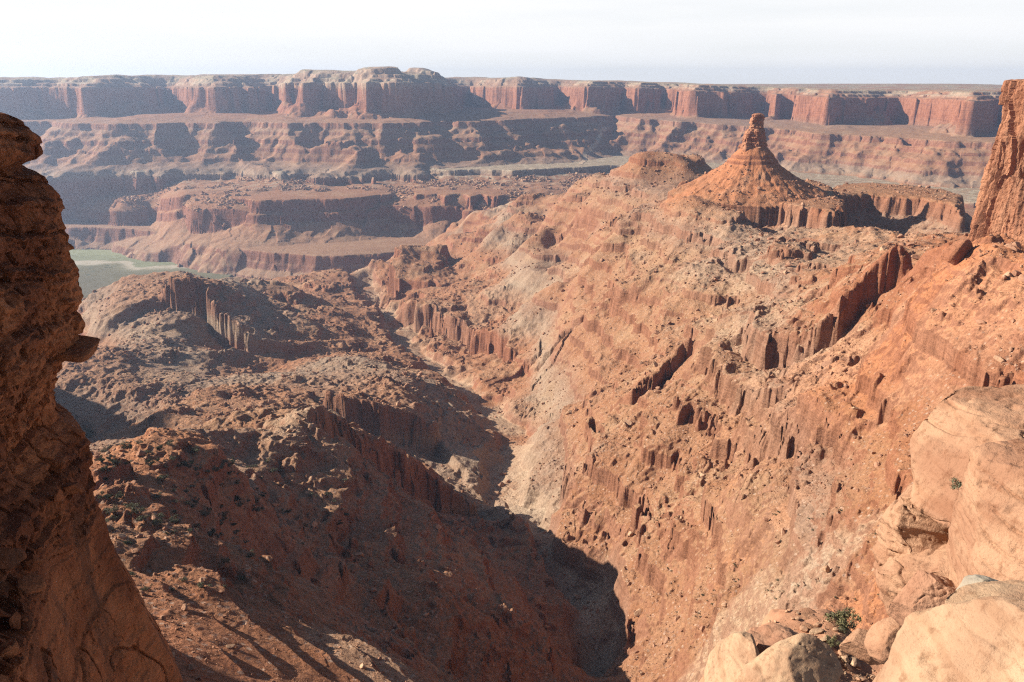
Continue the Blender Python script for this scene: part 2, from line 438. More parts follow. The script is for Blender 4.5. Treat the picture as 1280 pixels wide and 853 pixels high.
    bmr = fbm(X + 171.3 * br, Y - 513.7 * br, 190, 4, 95, cs, gain=0.55)
    maskr = (0.25 + 0.8 * sm(-0.30, 0.02, bmr)) * (0.1 + 0.9 * wf)
    H = Hs + 0.3 * jn * amp * 0.4 * (1 - 0.5 * sR) + (Ht - Hs) * mask * (1 - sR) + (Hr - Hs) * maskr * sR
    # rubble roughness
    ba = np.clip(r / 500, 0.42, 1.6)
    nearl = (1 - sm(380, 620, r))
    lz = H + 1.7 * fbm(X, Y, 30, 4, 141, cs) + 0.5 * (cv2 - 0.5)
    H = H + nearl * (1 - 0.6 * sR) * 0.62 * (np.interp(lz % 7.0, [0, 4.2, 5.2, 7.0], [0, -2.4, 1.3, 0.0])) * sm(-0.15, 0.2, fbm(X, Y, 48, 3, 143))
    rub = fbm(X, Y, 9, 4, 101, cs, gain=0.6)
    bmask = 0.35 + 0.65 * sm(-0.2, 0.4, fbm(X, Y, 90, 3, 103, cs))
    H = H + ba * (1 - 0.5 * sR) * (0.4 + 0.6 * wf) * bmask * (rub + 0.9 * np.maximum(rub - 0.15, 0))
    # butte: ledge of columns, talus cone
    rb = np.hypot(X - CX, (Y - CY)); ang = np.arctan2(Y - CY, X - CX)
    cvb, _ = cell(X / 7.5, Y / 7.5, 77)
    led = rim([(868,229),(880,236),(900,242),(937,247),(975,255),(1010,262),(1044,268),(1052,256)], -148)
    led = led + [(CX + 135, CY + 60), (CX + 140, CY + 150), (CX + 40, CY + 160), (CX - 70, CY + 130)]
    sd = sdf_poly(X, Y, led) + 12 * (cvb - 0.5) + 1.5 * jn
    pl = np.interp(sd, [-70, -14, -5.5, -3.5, 0, 6, 400], [-215, -176, -169, -152, -146, -145, -136])
    H = np.where(sd > -12, pl + 0.5 * rub, np.where(sd > -70, H + (-173 + (sd + 14) * 0.5 + 1.5 * rub - H) * sm(-70, -14, sd) ** 0.7, H))
    ca = fbm(np.cos(ang) * 2.2 + 9, np.sin(ang) * 2.2, 1.0, 3, 111)
    cone = np.interp(rb * (1 + 0.05 * ca + 0.02 * jn), [0, 13, 28, 29.2, 33, 34.5, 54, 72, 96, 114], [-77, -82, -95, -99, -102, -106, -120, -131, -142, -150]) + 1.1 * rub + 0.6 * jn
    rill = fbm(np.cos(ang) * 7 + 3, np.sin(ang) * 7 + 0.012 * rb, 1.0, 4, 115, ridged=True, gain=0.55)
    cone = cone + 0.9 * rill * sm(16, 45, rb) * (1 - sm(95, 120, rb)) + 0.8 * np.round(fbm(X, Y, 30, 2, 118) * 1.6) * sm(20, 40, rb)
    H = np.maximum(H, np.where(rb < 114, cone, -999))
    lab = np.where((sd > -13), 6, 0)
    lab = np.where((rb < 111) & (cone >= H - 0.01), 7, lab)
    # flat bench beyond the butte
    bp = rim([(1020,244),(1050,246),(1085,244),(1120,246),(1150,249),(1182,255),(1199,264)], -152)
    far_e = [(x * (1 + 150 / math.hypot(x, y)), y * (1 + 150 / math.hypot(x, y))) for x, y in reversed(bp[1:])]
    mb = (X > 250) & (X < 900) & (Y > 700) & (Y < 1800)
    d = -sdf_poly(X[mb], Y[mb], bp + far_e) + 4 * (cvb[mb] - 0.5) + 6 * jn[mb]
    p = np.interp(d, [-80, -6, 0, 6, 9, 60, 130, 220], [-147, -150, -153, -172, -176, -206, -240, -320]) + 0.8 * rub[mb]
    H[mb] = np.maximum(H[mb], p)
    # unseen mesa to the left that shades the canyon
    mesa = [(-70, 45), (-150, 105), (-300, 185), (-580, 262), (-690, 400), (-715, 520), (-760, 620), (-780, 720), (-1300, 800), (-1500, 300), (-1200, -100), (-60, -100)]
    mm = (az < R(-30)) & (r < 1700)
    d = -sdf_poly(X[mm], Y[mm], mesa) + 9 * jn[mm] + 5 * (cv[mm] - 0.5)
    p = np.interp(d, [-60, -6, 0, 12, 20, 60, 160, 300], [6, 3, 0, -88, -96, -120, -190, -420])
    lab[mm] = np.where(p > H[mm], 8, lab[mm])
    H[mm] = np.maximum(H[mm], p)
    return H, lab

def full_height(X, Y, cs):
    r = np.hypot(X, Y); az = np.arctan2(X, Y)
    H = np.full(X.shape, -999.0)
    L = np.zeros(X.shape, np.int8)
    m = r < 3300
    H[m], L[m] = height(X[m], Y[m], cs[m])
    f = r > 2000
    Hf, Lf = far_height(X[f], Y[f], az[f], r[f], cs[f])
    Hm = np.where(r[f] > 3290, -999, H[f])
    L[f] = np.where(Hf > Hm, Lf, L[f])
    H[f] = np.maximum(Hm, Hf)
    return H, L

# ------------------------------------------------------------------ terrain mesh (rings about the viewpoint, finer where the view is)
QUAL = 1.0
fan_c = np.linspace(R(-35), R(35), int(1450 * QUAL))
fan_l = np.linspace(R(-85), R(-35), 160)[:-1]
fan_r = np.linspace(R(35), R(48), 50)[1:]
AZ = np.r_[fan_l, fan_c, fan_r]
rad = [95.0]
while rad[-1] < 5600:
    q = rad[-1]
    k = 0.0022 if q < 420 else (0.00135 if q < 1350 else 0.0021 if q < 2400 else (0.0017 if q < 5200 else 0.004))
    rad.append(q * (1 + k / QUAL))
while rad[-1] < 7300:
    rad.append(rad[-1] * 1.012)
RD = np.array(rad)
A2, R2 = np.meshgrid(AZ, RD, indexing='ij')
X2 = (R2 * np.sin(A2)); Y2 = (R2 * np.cos(A2))
CS = R2 * 0.0021
print('grid', A2.shape, A2.size, time.time() - T0)
Z2, LAB = full_height(X2.ravel(), Y2.ravel(), CS.ravel())
Z2 = Z2.reshape(A2.shape); LAB = LAB.reshape(A2.shape)
print('height', time.time() - T0)

def grid_mesh(name, X, Y, Z, keep=None):
    na, nr = X.shape
    idx = np.arange(na * nr).reshape(na, nr)
    q = np.stack([idx[:-1, :-1], idx[1:, :-1], idx[1:, 1:], idx[:-1, 1:]], -1).reshape(-1, 4)
    q = q[:, ::-1]
    if keep is not None:
        q = q[keep.ravel()]
        used = np.unique(q)
        remap = np.zeros(na * nr, np.int64); remap[used] = np.arange(len(used))
        q = remap[q]
        co = np.stack([X.ravel()[used], Y.ravel()[used], Z.ravel()[used]], -1)
    else:
        co = np.stack([X.ravel(), Y.ravel(), Z.ravel()], -1)
    return raw_mesh(name, co, q)

def raw_mesh(name, co, quads, smooth=True):
    me = bpy.data.meshes.new(name)
    co = np.asarray(co, np.float32); quads = np.asarray(quads, np.int32)
    nf, k = quads.shape
    me.vertices.add(len(co)); me.vertices.foreach_set('co', co.ravel())
    me.loops.add(nf * k); me.loops.foreach_set('vertex_index', quads.ravel())
    me.polygons.add(nf)
    me.polygons.foreach_set('loop_start', np.arange(nf, dtype=np.int32) * k)
    me.polygons.foreach_set('loop_total', np.full(nf, k, np.int32))
    me.polygons.foreach_set('use_smooth', np.full(nf, smooth, bool))
    me.update(calc_edges=True)
    return me

def link(name, me, mat=None, parent=None):
    o = bpy.data.objects.new(name, me)
    COL.objects.link(o)
    if mat: me.materials.append(mat)
    if parent: o.parent = parent
    return o

# ------------------------------------------------------------------ materials
class NT:
    def __init__(self, name, rough=0.95):
        self.m = bpy.data.materials.new(name); self.m.use_nodes = True
        self.t = self.m.node_tree; self.n = self.t.nodes; self.l = self.t.links
        self.b = self.n['Principled BSDF']
        self.b.inputs['Roughness'].default_value = rough
        self.b.inputs['Specular IOR Level'].default_value = 0.12
        self.pos = self.n.new('ShaderNodeNewGeometry')
        sp = self.n.new('ShaderNodeSeparateXYZ'); self.l.new(self.pos.outputs['Position'], sp.inputs[0]); self.xyz = sp.outputs
        sn = self.n.new('ShaderNodeSeparateXYZ'); self.l.new(self.pos.outputs['True Normal'], sn.inputs[0]); self.nz = sn.outputs[2]
    def link(self, a, b):
        if isinstance(a, (int, float, tuple)): b.default_value = (*a, 1) if isinstance(a, tuple) and len(a) == 3 else a
        else: self.l.new(a, b)
    def math(self, op, a, b=0.0, c=None):
        n = self.n.new('ShaderNodeMath'); n.operation = op
        self.link(a, n.inputs[0]); self.link(b, n.inputs[1])
        if c is not None: self.link(c, n.inputs[2])
        return n.outputs[0]
    def noise(self, scale, detail=4, rough=0.6, vec=None, dist=0.0):
        n = self.n.new('ShaderNodeTexNoise'); n.inputs['Scale'].default_value = scale; n.inputs['Detail'].default_value = detail
        n.inputs['Roughness'].default_value = rough; n.inputs['Distortion'].default_value = dist
        self.l.new(vec or self.pos.outputs['Position'], n.inputs['Vector'])
        return n.outputs['Fac']
    def voro(self, scale, vec=None, feature='F1', out='Distance'):
        n = self.n.new('ShaderNodeTexVoronoi'); n.inputs['Scale'].default_value = scale; n.feature = feature
        self.l.new(vec or self.pos.outputs['Position'], n.inputs['Vector'])
        return n.outputs[out]
    def scaled(self, sx, sy, sz):
        n = self.n.new('ShaderNodeVectorMath'); n.operation = 'MULTIPLY'
        self.l.new(self.pos.outputs['Position'], n.inputs[0]); n.inputs[1].default_value = (sx, sy, sz)
        return n.outputs[0]
    def range(self, v, a, b, c=0.0, d=1.0):
        n = self.n.new('ShaderNodeMapRange'); n.interpolation_type = 'SMOOTHSTEP'
        self.l.new(v, n.inputs[0])
        for i, q in enumerate((a, b, c, d)): n.inputs[i + 1].default_value = q
        return n.outputs[0]
    def ramp(self, v, stops, a, b):
        n = self.n.new('ShaderNodeValToRGB')
        f = self.n.new('ShaderNodeMapRange'); self.l.new(v, f.inputs[0]); f.inputs[1].default_value = a; f.inputs[2].default_value = b
        self.l.new(f.outputs[0], n.inputs[0])
        e = n.color_ramp.elements
        while len(e) < len(stops): e.new(0.5)
        for k, (p, c) in enumerate(sorted(stops)):
            e[k].position = (p - a) / (b - a); e[k].color = (*c, 1)
        return n.outputs[0]
    def mix(self, f, a, b, mode='MIX'):
        n = self.n.new('ShaderNodeMix'); n.data_type = 'RGBA'; n.blend_type = mode
        self.link(f, n.inputs[0])
        for v, s in ((a, n.inputs[6]), (b, n.inputs[7])):
            if isinstance(v, tuple): s.default_value = (*v, 1) if len(v) == 3 else v
            else: self.l.new(v, s)
        return n.outputs[2]
    def bump(self, h, dist, strength=1.0, prev=None):
        n = self.n.new('ShaderNodeBump'); n.inputs['Distance'].default_value = dist; n.inputs['Strength'].default_value = strength
        self.l.new(h, n.inputs['Height'])
        if prev is not None: self.l.new(prev, n.inputs['Normal'])
        return n.outputs[0]
    def attr(self, name):
        n = self.n.new('ShaderNodeAttribute'); n.attribute_name = name
        return n.outputs['Fac']
    def done(self, col, normal=None):
        self.link(col, self.b.inputs['Base Color'])
        if normal is not None: self.l.new(normal, self.b.inputs['Normal'])
        return self.m

def canyon_material():
    t = NT('layered_canyon_rock')
    warp = t.noise(0.006, 3, 0.55)
    z = t.math('ADD', t.xyz[2], t.math('MULTIPLY', t.math('SUBTRACT', warp, 0.5), 30))
    cliff = t.ramp(z, [(-600, (0.216,0.113,0.079)), (-520, (0.235,0.108,0.070)), (-440, (0.226,0.095,0.057)), (-360, (0.235,0.099,0.060)), (-345, (0.291,0.207,0.145)), (-330, (0.310,0.225,0.154)),
                       (-318, (0.235,0.117,0.075)), (-240, (0.244,0.108,0.063)), (-190, (0.254,0.135,0.086)), (-140, (0.273,0.113,0.062)), (-30, (0.291,0.131,0.075)), (-12, (0.329,0.207,0.136)), (60, (0.357,0.252,0.176))], -620, 80)
    slope = t.ramp(z, [(-600, (0.288,0.184,0.116)), (-520, (0.288,0.167,0.099)), (-440, (0.272,0.133,0.070)), (-360, (0.272,0.133,0.070)), (-338, (0.272,0.193,0.132)), (-322, (0.246,0.160,0.107)),
                       (-300, (0.272,0.140,0.076)), (-240, (0.272,0.144,0.079)), (-200, (0.279,0.160,0.091)), (-175, (0.255,0.160,0.107)), (-150, (0.272,0.136,0.070)), (-90, (0.263,0.104,0.053)), (-30, (0.279,0.160,0.099)), (60, (0.296,0.217,0.157))], -620, 80)
    pale, green, red = t.attr('pale'), t.attr('green'), t.attr('red')
    n1 = t.noise(0.05, 6, 0.65); n2 = t.noise(0.6, 5, 0.7); n3 = t.noise(0.012, 4, 0.6)
    steep = t.range(t.math('ADD', t.nz, t.math('MULTIPLY', t.math('SUBTRACT', n1, 0.5), 0.25)), 0.72, 0.50)
    vst = t.noise(1.0, 5, 0.65, vec=t.scaled(0.10, 0.10, 0.04))
    cl = t.mix(t.range(vst, 0.42, 0.62), cliff, t.mix(1.0, cliff, (0.72,0.66,0.63), 'MULTIPLY'))
    bed = t.noise(1.0, 4, 0.7, vec=t.scaled(0.012, 0.012, 0.35))
    cl = t.mix(t.range(bed, 0.5, 0.68), cl, t.mix(1.0, cl, (0.7,0.66,0.64), 'MULTIPLY'))
    sl = t.mix(t.range(n1, 0.40, 0.66), slope, t.mix(1.0, slope, (0.86,0.77,0.72), 'MULTIPLY'))
    sl = t.mix(t.range(n3, 0.52, 0.66, 0, 0.35), sl, (0.34,0.225,0.13))
    peb = t.voro(0.55); pebc = t.voro(0.55, out='Color')
    sep = t.n.new('ShaderNodeSeparateColor'); t.l.new(pebc, sep.inputs[0])
    stone = t.math('MULTIPLY', t.range(peb, 0.42, 0.30), t.range(sep.outputs[0], 0.55, 0.7))
    sl = t.mix(t.math('MULTIPLY', stone, 0.75), sl, t.mix(sep.outputs[1], (0.17,0.085,0.06), (0.42,0.30,0.22)))
    cl = t.mix(t.range(t.xyz[1], 1500, 2600, 0.3, 0.0), cl, t.mix(1.0, slope, (0.86,0.80,0.78), 'MULTIPLY'))
    sl = t.mix(t.math('MULTIPLY', red, 0.85), sl, (0.36,0.15,0.07))
    sl = t.mix(t.math('MULTIPLY', pale, 0.9), sl, t.mix(t.range(n2, 0.4, 0.65), (0.43,0.34,0.235), (0.33,0.25,0.175)))
    cl = t.mix(t.math('MULTIPLY', pale, 0.6), cl, (0.36,0.27,0.19))
    tuft = t.voro(0.16)
    sl = t.mix(t.math('MULTIPLY', green, t.range(t.noise(0.08, 5, 0.75), 0.42, 0.6)), sl, (0.13,0.125,0.075))
    col = t.mix(steep, sl, cl)
    col = t.mix(t.range(n2, 0.38, 0.66), t.mix(1.0, col, (1.22,1.2,1.18), 'MULTIPLY'), t.mix(1.0, col, (0.88,0.84,0.82), 'MULTIPLY'))
    bed2 = t.noise(1.0, 5, 0.7, vec=t.scaled(0.03, 0.03, 0.55))
    n4 = t.noise(0.16, 7, 0.72)
    b = t.bump(n2, 1.0, 0.8)
    b = t.bump(peb, 0.35, 0.5, b)
    b = t.bump(n4, 2.0, 0.6, b)
    b = t.bump(t.math('MULTIPLY', bed2, steep), 1.8, 0.7, b)
    return t.done(col, b)

M_CANYON = canyon_material()

# ------------------------------------------------------------------ colour masks on the ground (real differences of soil)
XF, YF, ZF = X2.ravel(), Y2.ravel(), Z2.ravel()
PALE = np.zeros(XF.shape, np.float32); GREEN = np.zeros(XF.shape, np.float32); REDS = np.zeros(XF.shape, np.float32)
near = (R2.ravel() < 2700)
nx, ny = XF[near], YF[near]; nr_ = np.hypot(nx, ny)
n_a = fbm(nx, ny, 60, 5, 201, CS.ravel()[near], gain=0.6)
acc_p = np.zeros(nx.shape); acc_r = np.zeros(nx.shape)
wash = [pix(*q)[:2] for q in WASH]
wq = fbm(nx, ny, 70, 3, 151)
sdw, _ = sdf_line(nx + 16 * wq, ny + 16 * wq, wash)
acc_p = np.maximum(acc_p, 0.5 * sm(24, 8, np.abs(sdw) / np.clip(nr_ / 600, 0.7, 1.6)) * sm(-0.9, 0.1, n_a))
for a, b, c, rad_, v in [(650,262,2450,150,1.0),(1000,320,900,110,0.6),(960,300,1020,80,0.6),(1050,320,830,90,0.55),(900,300,1040,70,0.45),(235,350,1440,50,1.0),(265,352,1450,45,0.9),
                    (420,562,496,30,0.8),(390,560,475,30,0.75),(500,840,182,14,0.7),(440,812,188,12,0.6),(985,680,285,24,0.9),(960,730,255,16,0.8),(1050,430,545,40,0.6),(960,400,640,50,0.6),(1000,520,470,40,0.5),
                    (700,450,1000,30,0.4),(1200,470,380,40,0.4),(620,370,1400,120,0.5),(590,640,500,18,0.5),(600,575,720,25,0.6),(450,600,440,20,0.4),(660,600,590,40,0.5)]:
    x, y, z = pix(a, b, c)
    acc_p = np.maximum(acc_p, 0.42 * v * sm(1.15, 0.55, np.hypot(nx - x, ny - y) / rad_ + 1.0 * n_a))
for a, b, c, rad_, v in [(1200,360,470,110,0.9),(1250,340,490,80,1.0),(1100,720,240,30,0.9),(937,215,1200,115,1.0),(200,600,300,40,0.6),(300,610,305,40,0.5)]:
    x, y, z = pix(a, b, c)
    acc_r = np.maximum(acc_r, v * sm(1.2, 0.5, np.hypot(nx - x, ny - y) / rad_ + 0.4 * n_a))
PALE[near] = acc_p; REDS[near] = acc_r
LF = LAB.ravel()
far = (LF >= 1) & (LF <= 5)
fx, fy, fz = XF[far], YF[far], ZF[far]
g1 = fbm(fx, fy, 130, 4, 211, CS.ravel()[far], gain=0.6)
faz = np.arctan2(fx, fy)
g2 = fbm(fx, fy, 38, 3, 215, CS.ravel()[far] * 0.5, gain=0.7)
PALE[far] = np.where(LF[far] == 3, sm(-338, -330, fz - 0.6 * dip(faz)) * 0.5 + 0.8 * sm(0.0, 0.3, g2) * sm(-388, -350, fz), 0) + np.where(LF[far] == 5, sm(-18, -2, fz - dip(faz)) * 0.8 * sm(-0.3, 0.2, g1), 0) + np.where(LF[far] == 1, 0.25, 0)
GREEN[far] = np.where((LF[far] == 3) & (fz - 0.6 * dip(faz) > -331), 0.55, 0) + np.where((LF[far] == 5) & (fz - dip(faz) > 2), 0.75 * sm(-0.2, 0.25, g1), 0)

# ------------------------------------------------------------------ seeing and standing on the ground
def ground_at(x, y):
    az = math.atan2(x, y); r = math.hypot(x, y)
    i = int(np.clip(np.searchsorted(AZ, az) - 1, 0, len(AZ) - 2)); j = int(np.clip(np.searchsorted(RD, r) - 1, 0, len(RD) - 2))
    u = (az - AZ[i]) / (AZ[i + 1] - AZ[i]); v = (r - RD[j]) / (RD[j + 1] - RD[j])
    return Z2[i, j] * (1 - u) * (1 - v) + Z2[i + 1, j] * u * (1 - v) + Z2[i, j + 1] * (1 - u) * v + Z2[i + 1, j + 1] * u * v

def slope_at(x, y, e=3.0):
    return math.hypot(ground_at(x + e, y) - ground_at(x - e, y), ground_at(x, y + e) - ground_at(x, y - e)) / (2 * e)

def spot(px, py, lo=100, hi=5200):
    """where the sight line through a pixel meets the ground"""
    x, y, z = pix(px, py, 1000.0)
    az = math.atan2(x, y); tz = z / 1000.0
    i = int(np.clip(np.searchsorted(AZ, az), 0, len(AZ) - 1))
    hit = np.where((Z2[i] >= tz * RD) & (RD > lo) & (RD < hi))[0]
    r = RD[hit[0]] if len(hit) else 3000.0
    return (r * math.sin(az), r * math.cos(az), float(Z2[i, hit[0]]) if len(hit) else -500.0)

def tag(o, label=None, cat=None, group=None, kind=None):
    if label: o['label'] = label
    if cat: o['category'] = cat
    if group: o['group'] = group
    if kind: o['kind'] = kind
    return o

def empty(name, loc):
    o = bpy.data.objects.new(name, None); COL.objects.link(o); o.location = loc
    o.empty_display_size = 1
    return o

# split the sheet by what it shows
na, nr = A2.shape
QL = LAB[:-1, :-1]
def piece(name, ids, mat, parent=None, loc=None):
    keep = np.isin(QL, ids)
    idx = np.arange(na * nr).reshape(na, nr)
    q = np.stack([idx[:-1, :-1], idx[:-1, 1:], idx[1:, 1:], idx[1:, :-1]], -1).reshape(-1, 4)[keep.ravel()]
    used = np.unique(q); remap = np.zeros(na * nr, np.int64); remap[used] = np.arange(len(used))
    co = np.stack([XF[used], YF[used], ZF[used]], -1)
    if loc is not None: co = co - np.array(loc)
    me = raw_mesh(name, co, remap[q])
    for nm, arr in (('pale', PALE), ('green', GREEN), ('red', REDS)):
        at = me.attributes.new(nm, 'FLOAT', 'POINT'); at.data.foreach_set('value', arr[used].astype(np.float32))
    return link(name, me, mat, parent)

tag(piece('canyon_slope', [0, 8], M_CANYON), kind='structure')
tag(piece('river_basin', [1], M_CANYON), kind='structure')
tag(piece('canyon_bench', [2], M_CANYON), kind='structure')
tag(piece('rimrock_bench', [3], M_CANYON), kind='structure')
tag(piece('mesa_slope', [4], M_CANYON), kind='structure')
tag(piece('far_mesa', [5], M_CANYON), kind='structure')
bl = (CX, CY, -150.0)
butte = tag(empty('butte', bl), 'red butte with a talus cone and a single rock spire above a columned ledge', 'butte')
piece('column_ledge', [6], M_CANYON, butte, bl)
piece('talus_cone', [7], M_CANYON, butte, bl)
print('terrain', time.time() - T0)

# ------------------------------------------------------------------ solid rocks
def noise3(x, y, z, seed=0):
    x0 = np.floor(x); y0 = np.floor(y); z0 = np.floor(z)
    fx = x - x0; fy = y - y0; fz = z - z0
    ix = x0.astype(np.int64); iy = y0.astype(np.int64); iz = z0.astype(np.int64)
    u = fx * fx * (3 - 2 * fx); v = fy * fy * (3 - 2 * fy); w = fz * fz * (3 - 2 * fz)
    def g(dx, dy, dz):
        h = _hash(ix + dx + (iz + dz) * 1619, iy + dy + (iz + dz) * 7919, seed)
        return (h & 0xffff) / 32767.5 - 1.0
    def lerp(a, b, t): return a + (b - a) * t
    return lerp(lerp(lerp(g(0,0,0), g(1,0,0), u), lerp(g(0,1,0), g(1,1,0), u), v), lerp(lerp(g(0,0,1), g(1,0,1), u), lerp(g(0,1,1), g(1,1,1), u), v), w)

def fbm3(p, wl, octs, seed, gain=0.5, zs=1.0):
    out = np.zeros(len(p)); a = 1.0
    for o in range(octs):
        out += a * noise3(p[:, 0] / wl + 3.1 * o, p[:, 1] / wl - 5.7 * o, p[:, 2] * zs / wl + 1.3 * o, seed + o)
        a *= gain; wl /= 2.07
    return out

_ico = {}
def ico(n):
    if n not in _ico:
        import bmesh
        bm = bmesh.new(); bmesh.ops.create_icosphere(bm, subdivisions=n, radius=1.0)
        co = np.array([v.co[:] for v in bm.verts]); fa = np.array([[v.index for v in f.verts] for f in bm.faces]); bm.free()
        _ico[n] = (co, fa)
    return _ico[n]

def vnormals(co, fa):
    n = np.zeros_like(co)
    a, b, c = co[fa[:, 0]], co[fa[:, 1]], co[fa[:, 2]]
    fn = np.cross(b - a, c - a)
    for k in range(fa.shape[1]): np.add.at(n, fa[:, k], fn)
    return n / (np.linalg.norm(n, axis=1, keepdims=True) + 1e-9)

def rotm(rx, ry, rz):
    from mathutils import Euler
    return np.array(Euler((R(rx), R(ry), R(rz))).to_matrix())

def lump(name, mat, half, seed, rot=(0, 0, 0), box=2.6, sub=6, big=0.10, strata=0.03, sw=0.9, fine=0.016, crack=0.05, facets=9, cuts=(), off=(0, 0, 0)):
    """a weathered sandstone lump in local metres: superellipsoid, planed by cuts, worn by layered noise"""
    co, fa = ico(sub)
    p = co / (np.sum(np.abs(co) ** box, axis=1, keepdims=True) ** (1.0 / box))
    h = np.array(half, float)
    s = float(h.mean())
    q = p * h
    q = q + co * (fbm3(p * 1.0 + seed * 3.7, 1.1, 4, seed)[:, None] * big * s)
    rf = np.random.RandomState(seed)
    auto = []
    for k in range(facets):
        nn = rf.normal(size=3); nn /= np.linalg.norm(nn)
        auto.append((*nn, np.percentile(q @ nn, rf.uniform(80, 95))))
    for (nx_, ny_, nz_, d) in list(cuts) + auto:
        nn = np.array((nx_, ny_, nz_), float); nn /= np.linalg.norm(nn)
        t = q @ nn - d
        q = q - np.where(t > 0, t * 0.90, 0)[:, None] * nn
    q = q @ rotm(*rot).T
    n = vnormals(q, fa)
    zz = q + seed * 11.3
    lay = fbm3(zz * np.array((0.10, 0.10, 1.0)) + 0.25 * fbm3(zz, s * 0.9, 2, seed + 40)[:, None] * s * np.array((0, 0, 0.5)), sw, 4, seed + 9, 0.6)
    lay = np.sign(lay) * np.abs(lay) ** 0.7
    f = fbm3(zz, s * 0.25, 5, seed + 19, 0.55)
    ck = fbm3(zz + 0.3 * s, s * 0.85, 3, seed + 29, 0.55)
    grv = np.exp(-(ck / 0.035) ** 2) * sm(-0.15, 0.25, fbm3(zz, s * 1.1, 2, seed + 33))
    ck2 = fbm3(zz - 0.7 * s, s * 0.36, 3, seed + 43, 0.55)
    grv = grv + 0.4 * np.exp(-(ck2 / 0.03) ** 2) * sm(0.0, 0.4, fbm3(zz, s * 0.6, 2, seed + 47))
    bedl = np.abs(((q[:, 2] + 0.25 * s * fbm3(zz, s * 1.2, 2, seed + 51)) / (s * 0.21)) % 1.0 - 0.5)
    grv = grv + 0.75 * np.exp(-(bedl / 0.05) ** 2) * sm(-0.1, 0.35, fbm3(zz, s * 0.8, 3, seed + 53))
    pit = np.maximum(0, fbm3(zz, s * 0.13, 3, seed + 37, 0.6) - 0.55)
    q = q - n * (s * (crack * grv + 0.05 * pit))[:, None]
    q = q + n * (strata * s * lay * (1 - 0.5 * np.abs(n[:, 2:3]).ravel()) + fine * s * f)[:, None]
    return raw_mesh(name, q + np.array(off), fa)

def rock_mesh(name, seed, sub=3):
    """an angular broken block of unit size"""
    rs = np.random.RandomState(seed)
    co, fa = ico(sub)
    q = co.copy()
    for k in range(11):
        nn = rs.normal(size=3); nn /= np.linalg.norm(nn); d = rs.uniform(0.45, 0.75)
        t = q @ nn - d
        q = q - np.where(t > 0, t, 0)[:, None] * nn
    q = q + co * (fbm3(co * 2.1 + seed, 1.0, 3, seed)[:, None] * 0.05)
    q = q * np.array((1.0, rs.uniform(0.65, 0.95), rs.uniform(0.5, 0.8)))
    return q, fa

def sandstone(name, light, dark, stain=0.4, scale=1.0, varnish=(0.09,0.05,0.035), vamt=0.0, bumpd=0.12, banding=0.25):
    t = NT(name)
    a = t.noise(0.35 * scale, 5, 0.6); b_ = t.noise(2.2 * scale, 6, 0.7); g = t.noise(14 * scale, 4, 0.7)
    lam = t.noise(1.0, 5, 0.65, vec=t.scaled(0.22 * scale, 0.22 * scale, 3.2 * scale), dist=0.4)
    col = t.mix(t.range(a, 0.35, 0.65), light, dark)
    col = t.mix(t.range(lam, 0.45, 0.65, 0, banding), col, t.mix(1.0, col, (0.74,0.62,0.55), 'MULTIPLY'))
    col = t.mix(t.range(b_, 0.52, 0.72, 0, stain), col, t.mix(1.0, col, (0.62,0.54,0.5), 'MULTIPLY'))
    col = t.mix(t.range(g, 0.5, 0.75, 0, 0.35), col, t.mix(1.0, col, (0.7,0.66,0.64), 'MULTIPLY'))
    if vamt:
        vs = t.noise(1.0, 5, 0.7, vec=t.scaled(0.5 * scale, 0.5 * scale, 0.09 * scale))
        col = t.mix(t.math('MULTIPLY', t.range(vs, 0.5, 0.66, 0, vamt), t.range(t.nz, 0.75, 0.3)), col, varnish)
    bb = t.bump(b_, bumpd / scale, 0.7)
    bb = t.bump(lam, bumpd * 0.35 / scale, 0.4, bb)
    bb = t.bump(g, bumpd * 0.2 / scale, 0.6, bb)
    return t.done(col, bb)

M_BRIGHT = sandstone('pale_orange_sandstone', (0.37,0.212,0.127), (0.275,0.14,0.083), 0.9, 1.0, vamt=0.35, bumpd=0.2, banding=0.45)
M_RIMROCK = sandstone('cream_rim_sandstone', (0.40,0.262,0.16), (0.32,0.19,0.116), 0.85, 1.8, bumpd=0.18, banding=0.4)
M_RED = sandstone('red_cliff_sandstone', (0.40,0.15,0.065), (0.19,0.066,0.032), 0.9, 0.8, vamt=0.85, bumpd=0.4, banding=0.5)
M_TOWER = sandstone('tower_sandstone', (0.40,0.19,0.105), (0.31,0.13,0.07), 0.5, 0.12, vamt=0.5, bumpd=0.35)
M_GREY = sandstone('lichened_boulder_rock', (0.40,0.31,0.20), (0.27,0.23,0.18), 0.5, 2.0)
M_BLOCK = sandstone('broken_block_rock', (0.37,0.21,0.13), (0.26,0.125,0.075), 0.6, 0.5)
M_CLAST = sandstone('pale_broken_rock', (0.46,0.30,0.185), (0.36,0.2,0.12), 0.5, 2.0)
M_CAVE = sandstone('dark_cliff_block_rock', (0.22,0.10,0.06), (0.15,0.065,0.04), 0.6, 0.5)

